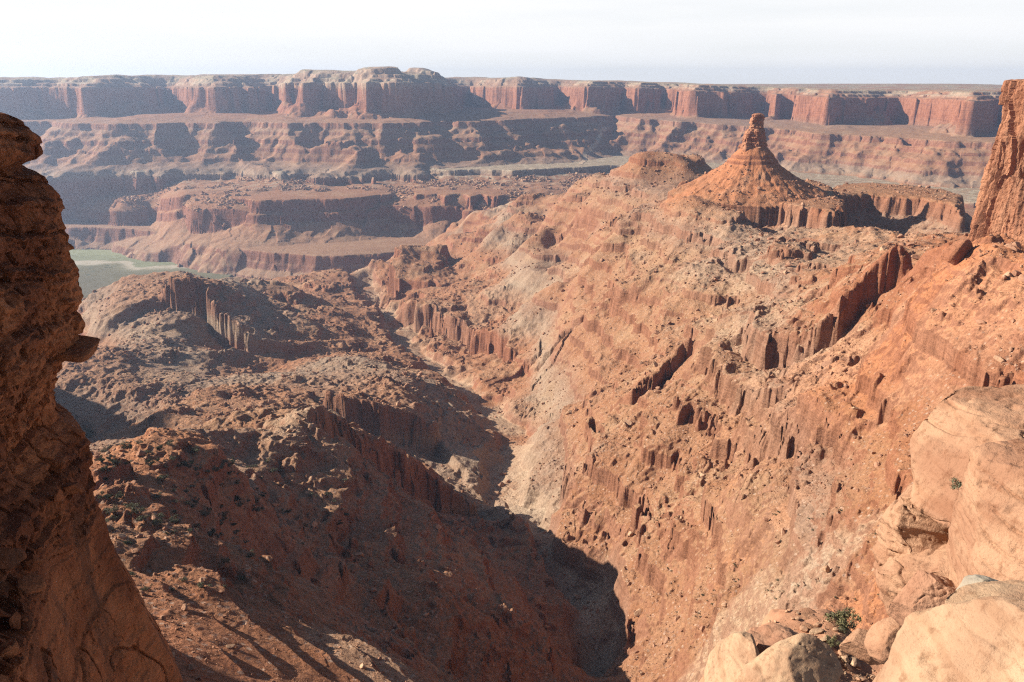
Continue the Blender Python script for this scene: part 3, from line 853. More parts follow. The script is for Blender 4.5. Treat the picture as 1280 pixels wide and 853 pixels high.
# ---- spire of the butte
def spire():
    nv, ns = 120, 160
    v = np.linspace(0, 1, nv)[:, None]; th = np.linspace(0, 2 * np.pi, ns, endpoint=False)[None, :]
    # half widths by height (metres), leaning slightly right as it rises
    hh = np.array([-8, 0, 5, 12, 18, 20, 22, 31, 35, 38.5, 41, 42]); wl_ = np.array([18, 15.5, 14, 13, 12, 10.6, 8.2, 7.8, 7.2, 6.6, 5.2, 0.1]); wc = np.array([0, 0, -0.8, -0.6, 0.2, 0.8, 1.6, 1.8, 2.0, 2.2, 2.2, 2.0])
    z = -8 + 50 * v + 0 * th
    w = np.interp(z, hh, wl_); c = np.interp(z, hh, wc)
    e = (np.abs(np.cos(th)) ** 5.0 + np.abs(np.sin(th)) ** 5.0) ** (-1 / 5.0)
    x = c + w * e * np.cos(th); y = 0.85 * w * e * np.sin(th)
    p = np.stack([x, y, z], -1).reshape(-1, 3)
    bx = np.floor((z.ravel() + 1.2 * fbm3(p, 8, 2, 307)) / 4.6); d = 1.5 * ((_hash(bx, bx * 0 + np.floor(np.repeat(th, nv, 0).ravel() / 0.8 + bx * 0.37), 31) & 1023) / 511.5 - 1) + fbm3(p, 9, 4, 301, 0.6) * 1.5 + 0.9 * fbm3(p * np.array((0.3, 0.3, 1.5)), 4, 3, 302) + 1.2 * np.round(fbm3(p * np.array((1, 1, 0.25)), 5, 2, 303) * 1.5) / 1.5
    n = np.stack([np.cos(th) + 0 * z, np.sin(th) + 0 * z, 0 * z], -1).reshape(-1, 3)
    p = p + n * (d * np.repeat(sm(1.0, 0.93, v.ravel()), ns))[:, None]
    idx = np.arange(nv * ns).reshape(nv, ns); nx2 = np.roll(idx, -1, 1)
    q = np.stack([idx[:-1], nx2[:-1], nx2[1:], idx[1:]], -1).reshape(-1, 4)
    zb = -81.0
    o = link('spire', raw_mesh('spire', p + np.array((0, 0, zb - bl[2])), q, smooth=False), M_TOWER, butte)
spire()

# ---- near cliff at the left
def strata_blocks(tilt, along, seed, tmin, tmax, bmin, bmax):
    """stacked beds of random thickness, each broken into blocks that stand out or fall back"""
    rs = np.random.RandomState(seed)
    lo, hi = tilt.min() - 2, tilt.max() + 2
    th = rs.uniform(tmin, tmax, 400) ** 1.0; bd = lo + np.cumsum(th); n = len(bd)
    li = np.clip(np.searchsorted(bd, tilt), 1, n - 2)
    dist = np.minimum(tilt - bd[li - 1], bd[li] - tilt)
    off = rs.uniform(-1, 1, n)[li]
    bw = rs.uniform(bmin, bmax, n)[li]; u = along / bw + rs.uniform(0, 9, n)[li]
    bi = np.floor(u); fu = u - bi
    hb = (_hash(bi, li, seed) & 1023) / 511.5 - 1.0
    de = np.minimum(fu, 1 - fu) * bw
    return off, hb, dist, de

def left_cliff():
    SIL = [(0,141),(20,150),(40,162),(46,174),(47,190),(38,197),(22,203),(23,213),(50,217),(66,232),(76,246),(82,262),(85,300),(94,330),(99,365),(101,400),(98,425),(97,436),(82,450),(79,470),(76,500),(77,525),(84,532),(104,541),(110,552),(110,575),(116,615),(138,662),(150,700),(175,752),(200,800),(229,853),(262,930),(300,1040)]
    RE = 27.0; K = RE / 48.0
    E = np.array([pix(a, b, RE) for a, b in SIL])
    zs = E[:, 2]
    nv, ns = 620, 560
    zt = np.linspace(zs[0], zs[-1] - 14, nv)
    az_e = np.arctan2(E[:, 0], E[:, 1]); order = np.argsort(-zs)
    aze = np.interp(-zt, -zs[order], az_e[order])
    s = np.linspace(0, 1, ns)
    X = np.zeros((nv, ns)); Y = np.zeros((nv, ns)); Z = np.zeros((nv, ns))
    L = np.r_[0, np.cumsum([0.08, 0.56, 0.12, 0.10, 0.14])]
    for i in range(nv):
        a = aze[i]; re = RE
        def at(da, k): return (math.sin(a - R(da)) * k, math.cos(a - R(da)) * k)
        pl = np.array([(-40.0, -4.0), at(22, re * 0.5), at(2.2, re * 0.92), at(0, re), at(1.2, re + 3.5), at(16, re + 17)])  # out of frame, near edge, silhouette, back
        X[i] = np.interp(s, L, pl[:, 0]); Y[i] = np.interp(s, L, pl[:, 1]); Z[i] = zt[i]
    p = np.stack([X, Y, Z], -1).reshape(-1, 3); u = p / K
    zz = np.repeat(zt, ns) / K
    su = np.tile(s, nv)
    smooth = sm(-20.0, -24.5, zz + 1.2 * fbm3(u, 5, 2, 410))
    tilt = u @ np.array((0.05, 0.13, 1.0)) + 0.35 * fbm3(u, 5, 3, 411)
    along = u[:, 1] + 0.7 * fbm3(u, 3, 3, 412)
    o1, h1, d1, e1 = strata_blocks(tilt, along, 21, 0.5, 2.6, 1.6, 6)
    o2, h2, d2, e2 = strata_blocks(tilt + 0.15 * fbm3(u, 1.5, 2, 413), along, 22, 0.14, 0.5, 0.5, 2.6)
    bl2 = fbm3(u, 1.1, 5, 403, 0.62)
    q1 = np.round(fbm3(u, 2.6, 3, 415, 0.6) * 3) / 3; q2 = np.round(fbm3(u * np.array((1, 1, 1.5)), 1.1, 3, 416, 0.6) * 3) / 3
    d = 0.36 * o1 + 0.40 * h1 * (h1 > -0.2) + 0.17 * o2 + 0.20 * h2 + 0.30 * q1 + 0.16 * q2 + 0.12 * bl2
    d -= 0.30 * np.exp(-(d1 / 0.07) ** 2) + 0.28 * np.exp(-(e1 / 0.07) ** 2) + 0.10 * np.exp(-(d2 / 0.05) ** 2)
    d = d * (1 - smooth) + smooth * (0.55 * fbm3(u * np.array((1, 1, 0.5)), 8, 2, 404) + 0.12 * bl2 + 0.07 * o2 + 0.10 * q1 * fbm3(u, 6, 2, 417))
    ckl = fbm3(u * np.array((1, 1, 0.6)), 6.5, 3, 420, 0.55); ckm = fbm3(u, 2.4, 3, 421, 0.55)
    d -= smooth * (0.35 * np.exp(-(ckl / 0.025) ** 2) + 0.12 * np.exp(-(ckm / 0.03) ** 2) * (o1 > 0)) - smooth * (0.16 * o1 + 0.10 * h1 * (h1 > 0.2))
    d += (1 - smooth) * np.interp(zz, [-17.5, -16.8, -13.2, -12.6, -9.0, -8.5, -4.2, -3.8, -3.2], [0.1, -0.4, -0.3, 0.2, 0.3, -0.1, 0.1, -0.2, 0.2])
    fadeE = 1 - 0.35 * np.exp(-((su - 0.77) / 0.05) ** 2)
    nrm = np.array((0.93, -0.36, 0.0))
    p = p + nrm[None] * (K * d * fadeE)[:, None]
    p[:, 2] += K * 0.12 * fbm3(u, 2.0, 3, 414)
    step = K * 2.4 * sm(0.60, 0.35, su) * sm(-20.0, -21.2, zz + 0.7 * bl2)      # debris shelf
    p[:, :2] += nrm[None, :2] * step[:, None]
    V = p.reshape(nv, ns, 3)
    ring = V[0]; c = np.array((-30.0, 22.0, ring[:, 2].mean() + 1.0))
    caps = []
    for k in range(24, 0, -1):
        t = k / 24.0
        rr = ring * (1 - t * 0.9) + c * (t * 0.9)
        rr[:, 2] = ring[:, 2] + 0.5 * fbm3(rr, 2, 4, 406) * min(1, t * 3) + 0.5 * t
        caps.append(rr)
    allp = np.concatenate([np.array(caps), V], 0)
    n2 = allp.shape[0]
    idx = np.arange(n2 * ns).reshape(n2, ns)
    q = np.stack([idx[:-1, :-1], idx[1:, :-1], idx[1:, 1:], idx[:-1, 1:]], -1).reshape(-1, 4)
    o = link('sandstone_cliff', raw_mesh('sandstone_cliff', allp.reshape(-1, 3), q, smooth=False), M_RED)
    tag(o, 'shaded dark red layered sandstone cliff with overhanging top at the left edge of the view', 'cliff')
    return V
CLIFF = left_cliff()

# ---- the projecting slab half way up the cliff
me = lump('rock_ledge', M_RED, (0.56, 0.8, 0.15), 33, rot=(6, 8, 10), box=4.5, sub=5, big=0.12, strata=0.06, sw=0.25)
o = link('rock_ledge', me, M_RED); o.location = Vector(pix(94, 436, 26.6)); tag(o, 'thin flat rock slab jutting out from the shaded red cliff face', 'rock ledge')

# ---- tall tower at the right
def right_tower():
    nv, ns = 360, 900
    c = np.array(pix(1352, 300, 548)[:2])
    z = np.linspace(-112, 8, nv)[:, None]; th = np.linspace(0, 2 * np.pi, ns, endpoint=False)[None, :]
    t = np.clip((z + 100) / 100, -0.2, 1.1)
    base = 54 - 5 * np.clip(t, -0.2, 1) ** 0.85
    thz = th + 0.0 * z
    x1, y1 = np.cos(thz), np.sin(thz)
    P3 = np.stack([x1 * 55 + 9 * t, y1 * 55 + 0 * z, z * 0.045 + 0 * th], -1).reshape(-1, 3)
    f1 = fbm3(P3, 24, 2, 501, 0.6); f2 = fbm3(P3, 10, 3, 502, 0.6); f3 = fbm3(P3 * np.array((1, 1, 1.6)), 3.2, 3, 506, 0.6)
    slab = np.round(f2 * 2.2) / 2.2
    P4 = np.stack([x1 * 55 + 0 * z, y1 * 55 + 0 * z, z + 0 * th], -1).reshape(-1, 3)
    bed = fbm3(P4 * np.array((0.12, 0.12, 1)), 9, 4, 503, 0.6)
    blk = fbm3(P4 * np.array((1, 1, 0.45)), 7, 3, 504, 0.55); blk = np.round(blk * 2.5) / 2.5
    r = (base + 0 * th).ravel() + 4.0 * f1 + 5.0 * slab + 1.3 * f2 + 1.3 * f3 + 0.22 * bed + 0.9 * blk + 0.4 * fbm3(P4, 2.5, 3, 505, 0.6)
    r = r.reshape(nv, ns)
    cr_ = fbm3(P3 * np.array((1, 1, 0.8)) + 31, 13, 3, 508, 0.55); r = r - (3.6 * np.exp(-(cr_ / 0.05) ** 2)).reshape(nv, ns)
    # the deep cleft that splits a fin off the left edge
    thc = R(166) + 0.10 * (1 - t)
    r = r - 13 * np.exp(-((th - thc) / (0.045 + 0.02 * t)) ** 2) * sm(-0.1, 0.1, t)
    cap = sm(1.0, 7.0, z + 2.5 * np.round(2 * noise(th * 4, 0 * th + z * 0, 9)))
    r = r * (1 - 0.97 * cap)
    z3 = z + 0 * th
    z3 = np.minimum(z3, 1.5 + 2.5 * noise(x1 * r / 9, y1 * r / 9, 511))
    p = np.stack([c[0] + r * x1, c[1] + r * y1, z3], -1).reshape(-1, 3)
    idx = np.arange(nv * ns).reshape(nv, ns); nx2 = np.roll(idx, -1, 1)
    q = np.stack([idx[:-1], nx2[:-1], nx2[1:], idx[1:]], -1).reshape(-1, 4)
    o = link('sandstone_tower', raw_mesh('sandstone_tower', p, q, smooth=False), M_TOWER)
    tag(o, 'tall sunlit sandstone tower with vertical fins rising from red talus at the right edge', 'rock tower')
right_tower()
me = lump('fallen_rock', M_TOWER, (8.5, 5, 5), 35, rot=(0, -28, 20), box=3.2, sub=5, big=0.15)
o = link('fallen_rock', me, M_TOWER); p = spot(1197, 322); o.location = (p[0], p[1], p[2] + 2); tag(o, 'leaning slab of rock fallen against the foot of the tall right tower', 'rock slab')

# ---- foreground outcrop
def near_rock(name, px, py, r, half, seed, label, cat, mat=M_BRIGHT, **k):
    o = link(name, lump(name, mat, half, seed, **k), mat)
    o.location = Vector(pix(px, py, r))
    return tag(o, label, cat)

near_rock('sandstone_dome', 1296, 604, 34, (4.1, 4.2, 3.0), 51, 'big pale orange sandstone dome with a flat top above the dark hollow', 'rock', box=3.6, big=0.13, strata=0.022, crack=0.04, sub=7, rot=(6, 0, -20), cuts=((0.25, -0.5, -1.0, 2.4), (-0.9, -0.5, 0.5, 3.3), (0.1, -0.8, 0.7, 3.1)))
near_rock('sandstone_buttress', 1180, 690, 33.5, (2.2, 2.5, 3.6), 52, 'curved pale buttress with eroded layers at the left end of the near outcrop', 'rock', box=2.8, big=0.2, strata=0.06, sw=0.7, crack=0.08, sub=7, rot=(0, -14, 15), cuts=((-0.4, -0.8, 0.4, 1.6),))
near_rock('sandstone_shoulder', 1305, 690, 27, (2.9, 3.4, 3.0), 53, 'rounded smooth sandstone shoulder right of the dark hollow', 'rock', box=2.6, big=0.14, strata=0.02, crack=0.05, sub=7, rot=(0, 10, -25), cuts=((-0.7, -0.6, 0.3, 2.1),))
near_rock('sandstone_apron', 1215, 745, 31, (2.6, 2.6, 2.6), 54, 'sloping sandstone apron below the dark hollow', 'rock', box=2.8, big=0.2, strata=0.05, crack=0.09, sub=7, rot=(10, 20, 0))
near_rock('flat_faced_block', 1178, 762, 27, (1.35, 1.2, 1.1), 55, 'flat faced pinkish block under the lichened boulder', 'rock', M_BLOCK, box=5, big=0.06, strata=0.02, rot=(0, 35, 30))
near_rock('perched_boulder', 1231, 752, 17.5, (0.68, 0.6, 0.38), 56, 'grey and yellow lichened boulder perched on the cream rim rock', 'boulder', M_GREY, box=3.4, big=0.2, strata=0.03, sw=0.3, rot=(0, 8, 15), sub=5, cuts=((0.1, -0.6, 1, 0.34), (-0.3, -1, 0.1, 0.45)))
near_rock('rim_rock', 1300, 1010, 12.5, (2.5, 3.0, 2.7), 57, 'cream coloured rounded rim rock filling the bottom right corner', 'rock', M_RIMROCK, box=2.3, big=0.07, strata=0.006, fine=0.018, crack=0.02, facets=3, sub=7, rot=(0, 6, 20))
near_rock('rim_step', 1300, 800, 16, (1.6, 1.5, 0.55), 58, 'low cream rock step behind the rounded rim rock', 'rock', M_RIMROCK, box=2.6, big=0.12, strata=0.02, sub=5)
near_rock('ledge_dome', 925, 850, 36, (1.7, 2.6, 2.0), 61, 'bright cream dome at the outer end of the boulder strewn ledge', 'rock', M_RIMROCK, box=2.5, big=0.12, strata=0.03, rot=(0, 18, -20))
near_rock('ledge_rib', 985, 862, 34, (2.6, 1.6, 1.6), 62, 'long pale rib of rock in front of the cream ledge dome', 'rock', M_RIMROCK, box=2.5, big=0.14, strata=0.03, rot=(0, -28, 15))
near_rock('cap_rock', 1003, 779, 42, (1.25, 1.0, 0.36), 63, 'flat tan cap slab balanced on the far edge of the ledge', 'rock slab', M_BRIGHT, box=3, big=0.14, strata=0.09, sw=0.16, sub=5, rot=(0, -3, 10))
near_rock('ledge_mound', 965, 815, 39, (1.9, 1.7, 1.2), 64, 'pinkish rock mound between the cap slab and the cream ledge dome', 'rock', M_BLOCK, box=2.4, big=0.16, strata=0.05)
near_rock('split_boulder', 1082, 808, 30, (0.95, 0.8, 0.5), 65, 'tan boulder leaning over a dark gap on the ledge', 'boulder', M_BRIGHT, box=3.2, big=0.18, strata=0.03, sub=5, rot=(0, 25, 20), sw=0.3)
near_rock('tilted_boulder', 1118, 806, 27, (0.95, 0.85, 0.7), 66, 'rounded tan boulder between the dark gap and the rim rock', 'boulder', M_BRIGHT, box=2.8, big=0.16, strata=0.02, sub=5, rot=(0, -30, 0), sw=0.3)

# ledge ground under them
def ledge():
    poly = [pix(a, b, c)[:2] for a, b, c in [(868,905,33),(890,830,37),(910,800,40),(960,778,43),(1040,768,44),(1120,764,43),(1190,720,42),(1330,640,42)]] + [(46, 10), (30, -8), (5, -8), (4, 12)] + [pix(880, 990, 28)[:2]]
    xs = np.linspace(-2, 52, 330); ys = np.linspace(-10, 52, 380)
    X, Y = np.meshgrid(xs, ys, indexing='ij'); x, y = X.ravel(), Y.ravel()
    j = fbm(x, y, 5, 5, 601, gain=0.6)
    sd = sdf_poly(x, y, poly) + 0.9 * j
    z = np.interp(sd, [-14, -5, -1.0, 0, 1.2, 30], [-105, -75, -33, -28.9, -28.3, -27.8]) + 0.35 * fbm(x, y, 3.0, 4, 602) + 0.9 * np.maximum(0, fbm(x, y, 9, 3, 603))
    q = grid_mesh('ledge_ground', X, Y, z.reshape(X.shape))
    o = link('ledge_ground', q, M_LEDGE); tag(o, kind='structure')
    return lambda a, b: float(np.interp(1, [0, 1], [0, 1])) * 0 + z[np.argmin((x - a) ** 2 + (y - b) ** 2)]
M_LEDGE = sandstone('ledge_sand', (0.42,0.22,0.13), (0.36,0.18,0.105), 0.5, 1.5)
ledge_z = ledge()
print('near rocks', time.time() - T0)

# ------------------------------------------------------------------ rubble and boulders
BLOCKS = [rock_mesh('b', k) for k in range(900, 908)]
BL_SMALL = [rock_mesh('s', k, 2) for k in range(920, 932)]
def rubble(name, mat, spots, seed):
    """uncountable broken stones, one object. spots: x, y, z, size"""
    rs = np.random.RandomState(seed)
    C_, F_ = [], []; base = 0
    for x, y, z, sz in spots:
        q, fa = BL_SMALL[rs.randint(len(BL_SMALL))]
        m = rotm(rs.uniform(-40, 40), rs.uniform(-40, 40), rs.uniform(0, 360))
        C_.append((q * np.array((1, 1, rs.uniform(0.7, 1.2))) * sz * 0.5) @ m.T + np.array((x, y, z + sz * 0.12))); F_.append(fa + base); base += len(q)
    o = link(name, raw_mesh(name, np.concatenate(C_), np.concatenate(F_), smooth=False), mat)
    return tag(o, kind='stuff')

rs = np.random.RandomState(42)
cand = []
NR = 52000
azs = rs.uniform(R(-33), R(33), NR * 3); lrs = rs.uniform(math.log(112), math.log(2300), NR * 3)
rr = np.exp(lrs); xx = rr * np.sin(azs); yy = rr * np.cos(azs)
dens = fbm(xx, yy, 70, 3, 701) + 0.35 * sm(-0.1, 0.25, azs) + 0.25 * sm(450, 250, rr)
ok = dens + rs.uniform(-0.35, 0.35, NR * 3) > 0.12
xx, yy, rr = xx[ok][:NR], yy[ok][:NR], rr[ok][:NR]
size = np.clip(0.0016 * rr * (1 + rs.pareto(2.2, len(rr)) * 0.8), 0.35, np.minimum(0.014 * rr, 8.5)) 
big_list, small_l = [], []
for x, y, r_, sz in zip(xx, yy, rr, size):
    z = ground_at(x, y)
    d_ = (x, y, z, sz)
    if slope_at(x, y) > 1.1: continue
    small_l.append((sz / r_, d_))
small_l.sort(key=lambda a: -a[0])
big_list = [d for _, d in small_l[:240]]
small_l = [d for _, d in small_l[240:]]
o = rubble('rubble', M_BLOCK, small_l[:len(small_l) * 2 // 3], 1)
o = rubble('pale_rubble', M_CLAST, small_l[len(small_l) * 2 // 3:], 2)
meshes = []
for k, (q, fa) in enumerate(BLOCKS):
    m_ = raw_mesh('boulder', q * 0.5, fa, smooth=False); m_.materials.append((M_BLOCK, M_CLAST, M_BLOCK, M_CLAST)[k % 4]); meshes.append(m_)
WHERE = [(lambda a, r: r < 330 and a < R(-3), 'broken boulder lying on the shaded near slope at the left', 'boulders on the near left slope'),
         (lambda a, r: r < 330, 'broken boulder lying on the steep slope below the near ledge', 'boulders below the near ledge'),
         (lambda a, r: a < R(-3), 'weathered boulder among the low broken hills across the dry wash', 'boulders on the low hills'),
         (lambda a, r: r > 850, 'weathered boulder on the long slope below the butte', 'boulders below the butte'),
         (lambda a, r: True, 'angular boulder on the rubble slope below the right tower', 'boulders below the tower')]
for x, y, z, sz in big_list:
    o = bpy.data.objects.new('boulder', meshes[rs.randint(len(meshes))]); COL.objects.link(o)
    o.location = (x, y, z + sz * 0.1); o.scale = (sz, sz * rs.uniform(0.8, 1.1), sz * rs.uniform(0.8, 1.2)); o.rotation_euler = (rs.uniform(-.4, .4), rs.uniform(-.4, .4), rs.uniform(0, 6.28))
    a = math.atan2(x, y); r_ = math.hypot(x, y)
    for f, lb, gp in WHERE:
        if f(a, r_):
            tag(o, lb, 'boulder', gp); break

# blocks fallen from the pale rim across the river
fx2, fy2 = XF[far & (LF == 3)] if False else XF[LF == 3], YF[LF == 3]
fz2 = ZF[LF == 3]; faz2 = np.arctan2(fx2, fy2)
sel = np.where((fz2 - 0.6 * dip(faz2) < -352) & (np.abs(faz2) < R(33)) & (np.hypot(fx2, fy2) < 4200))[0]
w_ = np.maximum(0.02, fbm(fx2[sel], fy2[sel], 150, 3, 777, gain=0.6) + 0.12) ** 1.5
pick = rs.choice(sel, min(len(sel), 5200), replace=False, p=w_ / w_.sum())
def rim_spots(ii): return [(fx2[i], fy2[i], fz2[i], min(20, 3.6 * (1 + rs.pareto(1.9)))) for i in ii]
rubble('rim_rubble', M_CLAST, rim_spots(pick[:2600]), 5)
rubble('dark_rim_rubble', M_BLOCK, rim_spots(pick[2600:]), 6)

# flat slabs broken over the near ledge
for k in range(26):
    px = rs.uniform(905, 1135); py = rs.uniform(783, 850)
    x, y, z = pix(px, py, z=-28.3)
    q, fa = rock_mesh('slab', 960 + k, 4); sz = rs.uniform(0.45, 1.25)
    q = q * np.array((1, 0.8, rs.uniform(0.35, 0.8))) * sz * 0.55
    o = link('broken_rock', raw_mesh('broken_rock', q, fa, smooth=False), (M_BRIGHT, M_RIMROCK, M_CLAST)[k % 3])
    o.location = (x, y, ledge_z(x, y) + sz * 0.08); o.rotation_euler = (rs.uniform(-.35, .35), rs.uniform(-.35, .35), rs.uniform(0, 6.28))
    tag(o, 'loose broken sandstone slab among the rubble of the near ledge', 'rock slab', 'broken slabs on the near ledge')

# loose stones on the near ledge
lst = []
for k in range(900):
    px = rs.uniform(900, 1140); py = rs.uniform(768, 860)
    x, y, z = pix(px, py, z=-28.3)
    lst.append((x, y, ledge_z(x, y), 0.07 * (1 + rs.pareto(1.8))))
lst = [(x, y, z, min(s_, 0.9)) for x, y, z, s_ in lst]
rubble('ledge_stones', M_CLAST, lst, 3)
# big blocks lodged on the cliff's debris shelf
CV = CLIFF.reshape(-1, 3)
_c = -CV[:, 1] * math.cos(PITCH) + CV[:, 2] * math.sin(PITCH)
CPXY = np.stack([640 + FPX * CV[:, 0] / -_c, 426.5 - FPX * (CV[:, 1] * math.sin(PITCH) + CV[:, 2] * math.cos(PITCH)) / -_c], -1)
for k, (px, py, sz, lb) in enumerate([(8,690,0.8,'broad flat faced block on the debris shelf of the shaded cliff'),(36,722,0.75,'angular block leaning on the debris shelf of the shaded cliff'),(40,690,0.6,'small reddish block behind the leaning one on the shaded cliff'),
                                      (92,600,0.55,'rounded red stone at the outer end of the upper shelf of the shaded cliff'),(70,610,0.42,'little dark stone inside the upper shelf of the shaded cliff'),(18,760,0.5,'wedge of rock below the leaning block on the shaded cliff'),(14,800,0.45,'lowest loose block at the left frame edge on the shaded cliff')]):
    dd = np.hypot(CPXY[:, 0] - px, CPXY[:, 1] - py); near_ = dd < 7
    if not near_.any(): continue
    ii = np.where(near_)[0]; p = CV[ii[np.argmin(np.hypot(CV[ii, 0], CV[ii, 1]))]]
    q, fa = rock_mesh('block', 940 + k, 4)
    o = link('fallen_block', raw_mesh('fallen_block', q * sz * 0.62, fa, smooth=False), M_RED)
    o.location = (p[0] * 0.985, p[1] * 0.985, p[2] + sz * 0.1); o.rotation_euler = (0.3 * k, 0.4, 1.1 * k); tag(o, lb, 'boulder')
# stones on the cliff's debris shelf
lst = []
for k in range(2500):
    i = rs.randint(0, 620); j = rs.randint(0, 300)
    p = CLIFF[i, j]
    if -12.4 < p[2] < -11.6: lst.append((p[0] + 0.1, p[1] - 0.1, p[2] + 0.05, 0.12 * (1 + rs.pareto(1.5))))
if lst: rubble('shelf_stones', M_RED, [(a, b, c, min(d, 0.9)) for a, b, c, d in lst], 4)
print('rubble', time.time() - T0)

# ------------------------------------------------------------------ plants
def leaf_material(name, a, b):
    t = NT(name, 0.8)
    n = t.n.new('ShaderNodeObjectInfo')
    return t.done(t.mix(t.noise(3.0, 2), a, b))
M_SAGE = leaf_material('sage_leaves', (0.085,0.09,0.05), (0.15,0.14,0.085))
M_YELLOW = leaf_material('yellow_brush_leaves', (0.16,0.14,0.06), (0.12,0.11,0.06))
M_JUNIPER = leaf_material('juniper_leaves', (0.035,0.045,0.022), (0.06,0.065,0.032))
M_WOOD = NT('grey_twigs').done((0.11,0.08,0.06))

def foliage_mesh(name, seed, n, leaf, flat=0.75, clumps=7):
    rs = np.random.RandomState(seed)
    cc = rs.normal(size=(clumps, 3)) * np.array((0.30, 0.30, 0.18)); cc[:, 2] = np.abs(cc[:, 2]) + 0.28
    co, fa = [], []
    for k in range(n):
        c = cc[rs.randint(clumps)]; d = rs.normal(size=3); d /= np.linalg.norm(d)
        p = c + d * np.array((1, 1, flat)) * 0.22 * rs.uniform(0.4, 1.1)
        p[2] = max(p[2], 0.04)
        u = rs.normal(size=3); u /= np.linalg.norm(u); w = np.cross(u, d + 0.3 * rs.normal(size=3)); w /= np.linalg.norm(w) + 1e-6
        l = leaf * rs.uniform(0.6, 1.4)
        i = len(co)
        co += [p - u * l, p + w * l * 0.35, p + u * l, p - w * l * 0.35]; fa.append((i, i + 1, i + 2, i + 3))
    return raw_mesh(name, np.array(co), np.array(fa), smooth=False)

def twig_mesh(name, seed, n, rad_=0.012):
    rs = np.random.RandomState(seed); co, fa = [], []
    for k in range(n):
        a = rs.uniform(0, 6.28); l = rs.uniform(0.15, 0.42)
        tip = np.array((math.cos(a) * l, math.sin(a) * l, rs.uniform(0.25, 0.6)))
        mid = tip * np.array((0.35, 0.35, 0.6))
        prev = np.array((0, 0, -0.08)); 
        for q, rr_ in ((mid, rad_), (tip, rad_ * 0.5)):
            b = len(co); d = q - prev; d /= np.linalg.norm(d); s1 = np.cross(d, (0.3, 0.8, 0.5)); s1 /= np.linalg.norm(s1); s2 = np.cross(d, s1)
            for base_, r1 in ((prev, rad_ * 1.2 if rr_ == rad_ else rad_), (q, rr_)):
                for m in range(4):
                    co.append(base_ + r1 * (math.cos(m * 1.5708) * s1 + math.sin(m * 1.5708) * s2))
            for m in range(4): fa.append((b + m, b + (m + 1) % 4, b + 4 + (m + 1) % 4, b + 4 + m))
            prev = q
    return raw_mesh(name, np.array(co), np.array(fa), smooth=False)

FOL = {}
for nm, mat, n, lf in (('sage', M_SAGE, 900, 0.05), ('yellow', M_YELLOW, 900, 0.05), ('juniper', M_JUNIPER, 1500, 0.045)):
    FOL[nm] = []
    for k in range(3):
        m_ = foliage_mesh('foliage', 40 + k + 10 * len(FOL), n, lf); m_.materials.append(mat)
        w_ = twig_mesh('stem', 60 + k, 22, 0.012 if nm != 'juniper' else 0.03); w_.materials.append(M_WOOD)
        FOL[nm].append((m_, w_))
def shrub(kind, x, y, z, size, label, group=None, name='shrub', cat='shrub'):
    r_ = empty(name, (x, y, z)); r_.scale = (size, size, size * rs.uniform(0.8, 1.05)); r_.rotation_euler = (0, 0, rs.uniform(0, 6.28))
    f, w = FOL[kind][rs.randint(3)]
    for nm, me in (('foliage', f), ('stem', w)):
        c = bpy.data.objects.new(nm, me); COL.objects.link(c); c.parent = r_
    return tag(r_, label, cat, group)
for px, py, kind, size, lb in [(1048,778,'yellow',1.5,'yellow green brush at the back of the boulder strewn ledge, beside the cap slab'),(1018,826,'sage',1.35,'grey sage bush in front of the cream rib of rock'),(1054,786,'sage',1.1,'dull grey green bush just below the yellow brush on the ledge'),
                               (1036,812,'yellow',0.7,'small yellowish tuft in the middle of the sandy ledge'),(1104,798,'sage',1.1,'silvery sage bush behind the split tan boulder'),(1145,780,'sage',0.7,'small grey tuft at the foot of the flat faced block'),(1088,783,'yellow',0.7,'little green tuft on the rubble behind the split boulder')]:
    x, y, z = pix(px, py + 6, z=-28.3)
    shrub(kind, x, y, ledge_z(x, y) - 0.05, size, lb)
x, y, z = pix(1203, 617, 30.2); shrub('sage', x, y, z, 0.7, 'grey bush growing in the crack under the big pale dome')
x, y, z = pix(1250, 597, 28.8); shrub('sage', x, y, z, 0.5, 'small bush at the right end of the crack under the big pale dome')
k = 0
while k < 130:
    px = rs.uniform(118, 455); py = rs.uniform(556, 668) if rs.rand() < 0.8 else rs.uniform(668, 760)
    if px > 330 and py > 600 and rs.rand() < 0.7: continue
    x, y, z = spot(px, py); r_ = math.hypot(x, y)
    if r_ > 430 or r_ < 150: continue
    shrub('sage' if rs.rand() < 0.75 else 'juniper', x, y, z - 0.1, rs.uniform(1.4, 3.6) * (0.7 if r_ < 220 else 1), 'grey green desert shrub on the rocky bench beyond the shaded cliff', 'shrubs on the rocky bench'); k += 1
k = 0
while k < 60:
    px = rs.uniform(820, 1180); py = rs.uniform(640, 780)
    x, y, z = spot(px, py); r_ = math.hypot(x, y)
    if r_ > 500 or slope_at(x, y) > 1: continue
    shrub('sage', x, y, z - 0.1, rs.uniform(0.7, 1.4), 'small grey shrub on the slope beyond the near ledge', 'shrubs on the slope beyond the ledge'); k += 1
x, y, z = spot(112, 548); shrub('juniper', x, y, z - 0.5, 13 if math.hypot(x, y) > 350 else 8.5, 'dark juniper bush growing beside the shaded cliff foot', name='juniper', cat='tree')

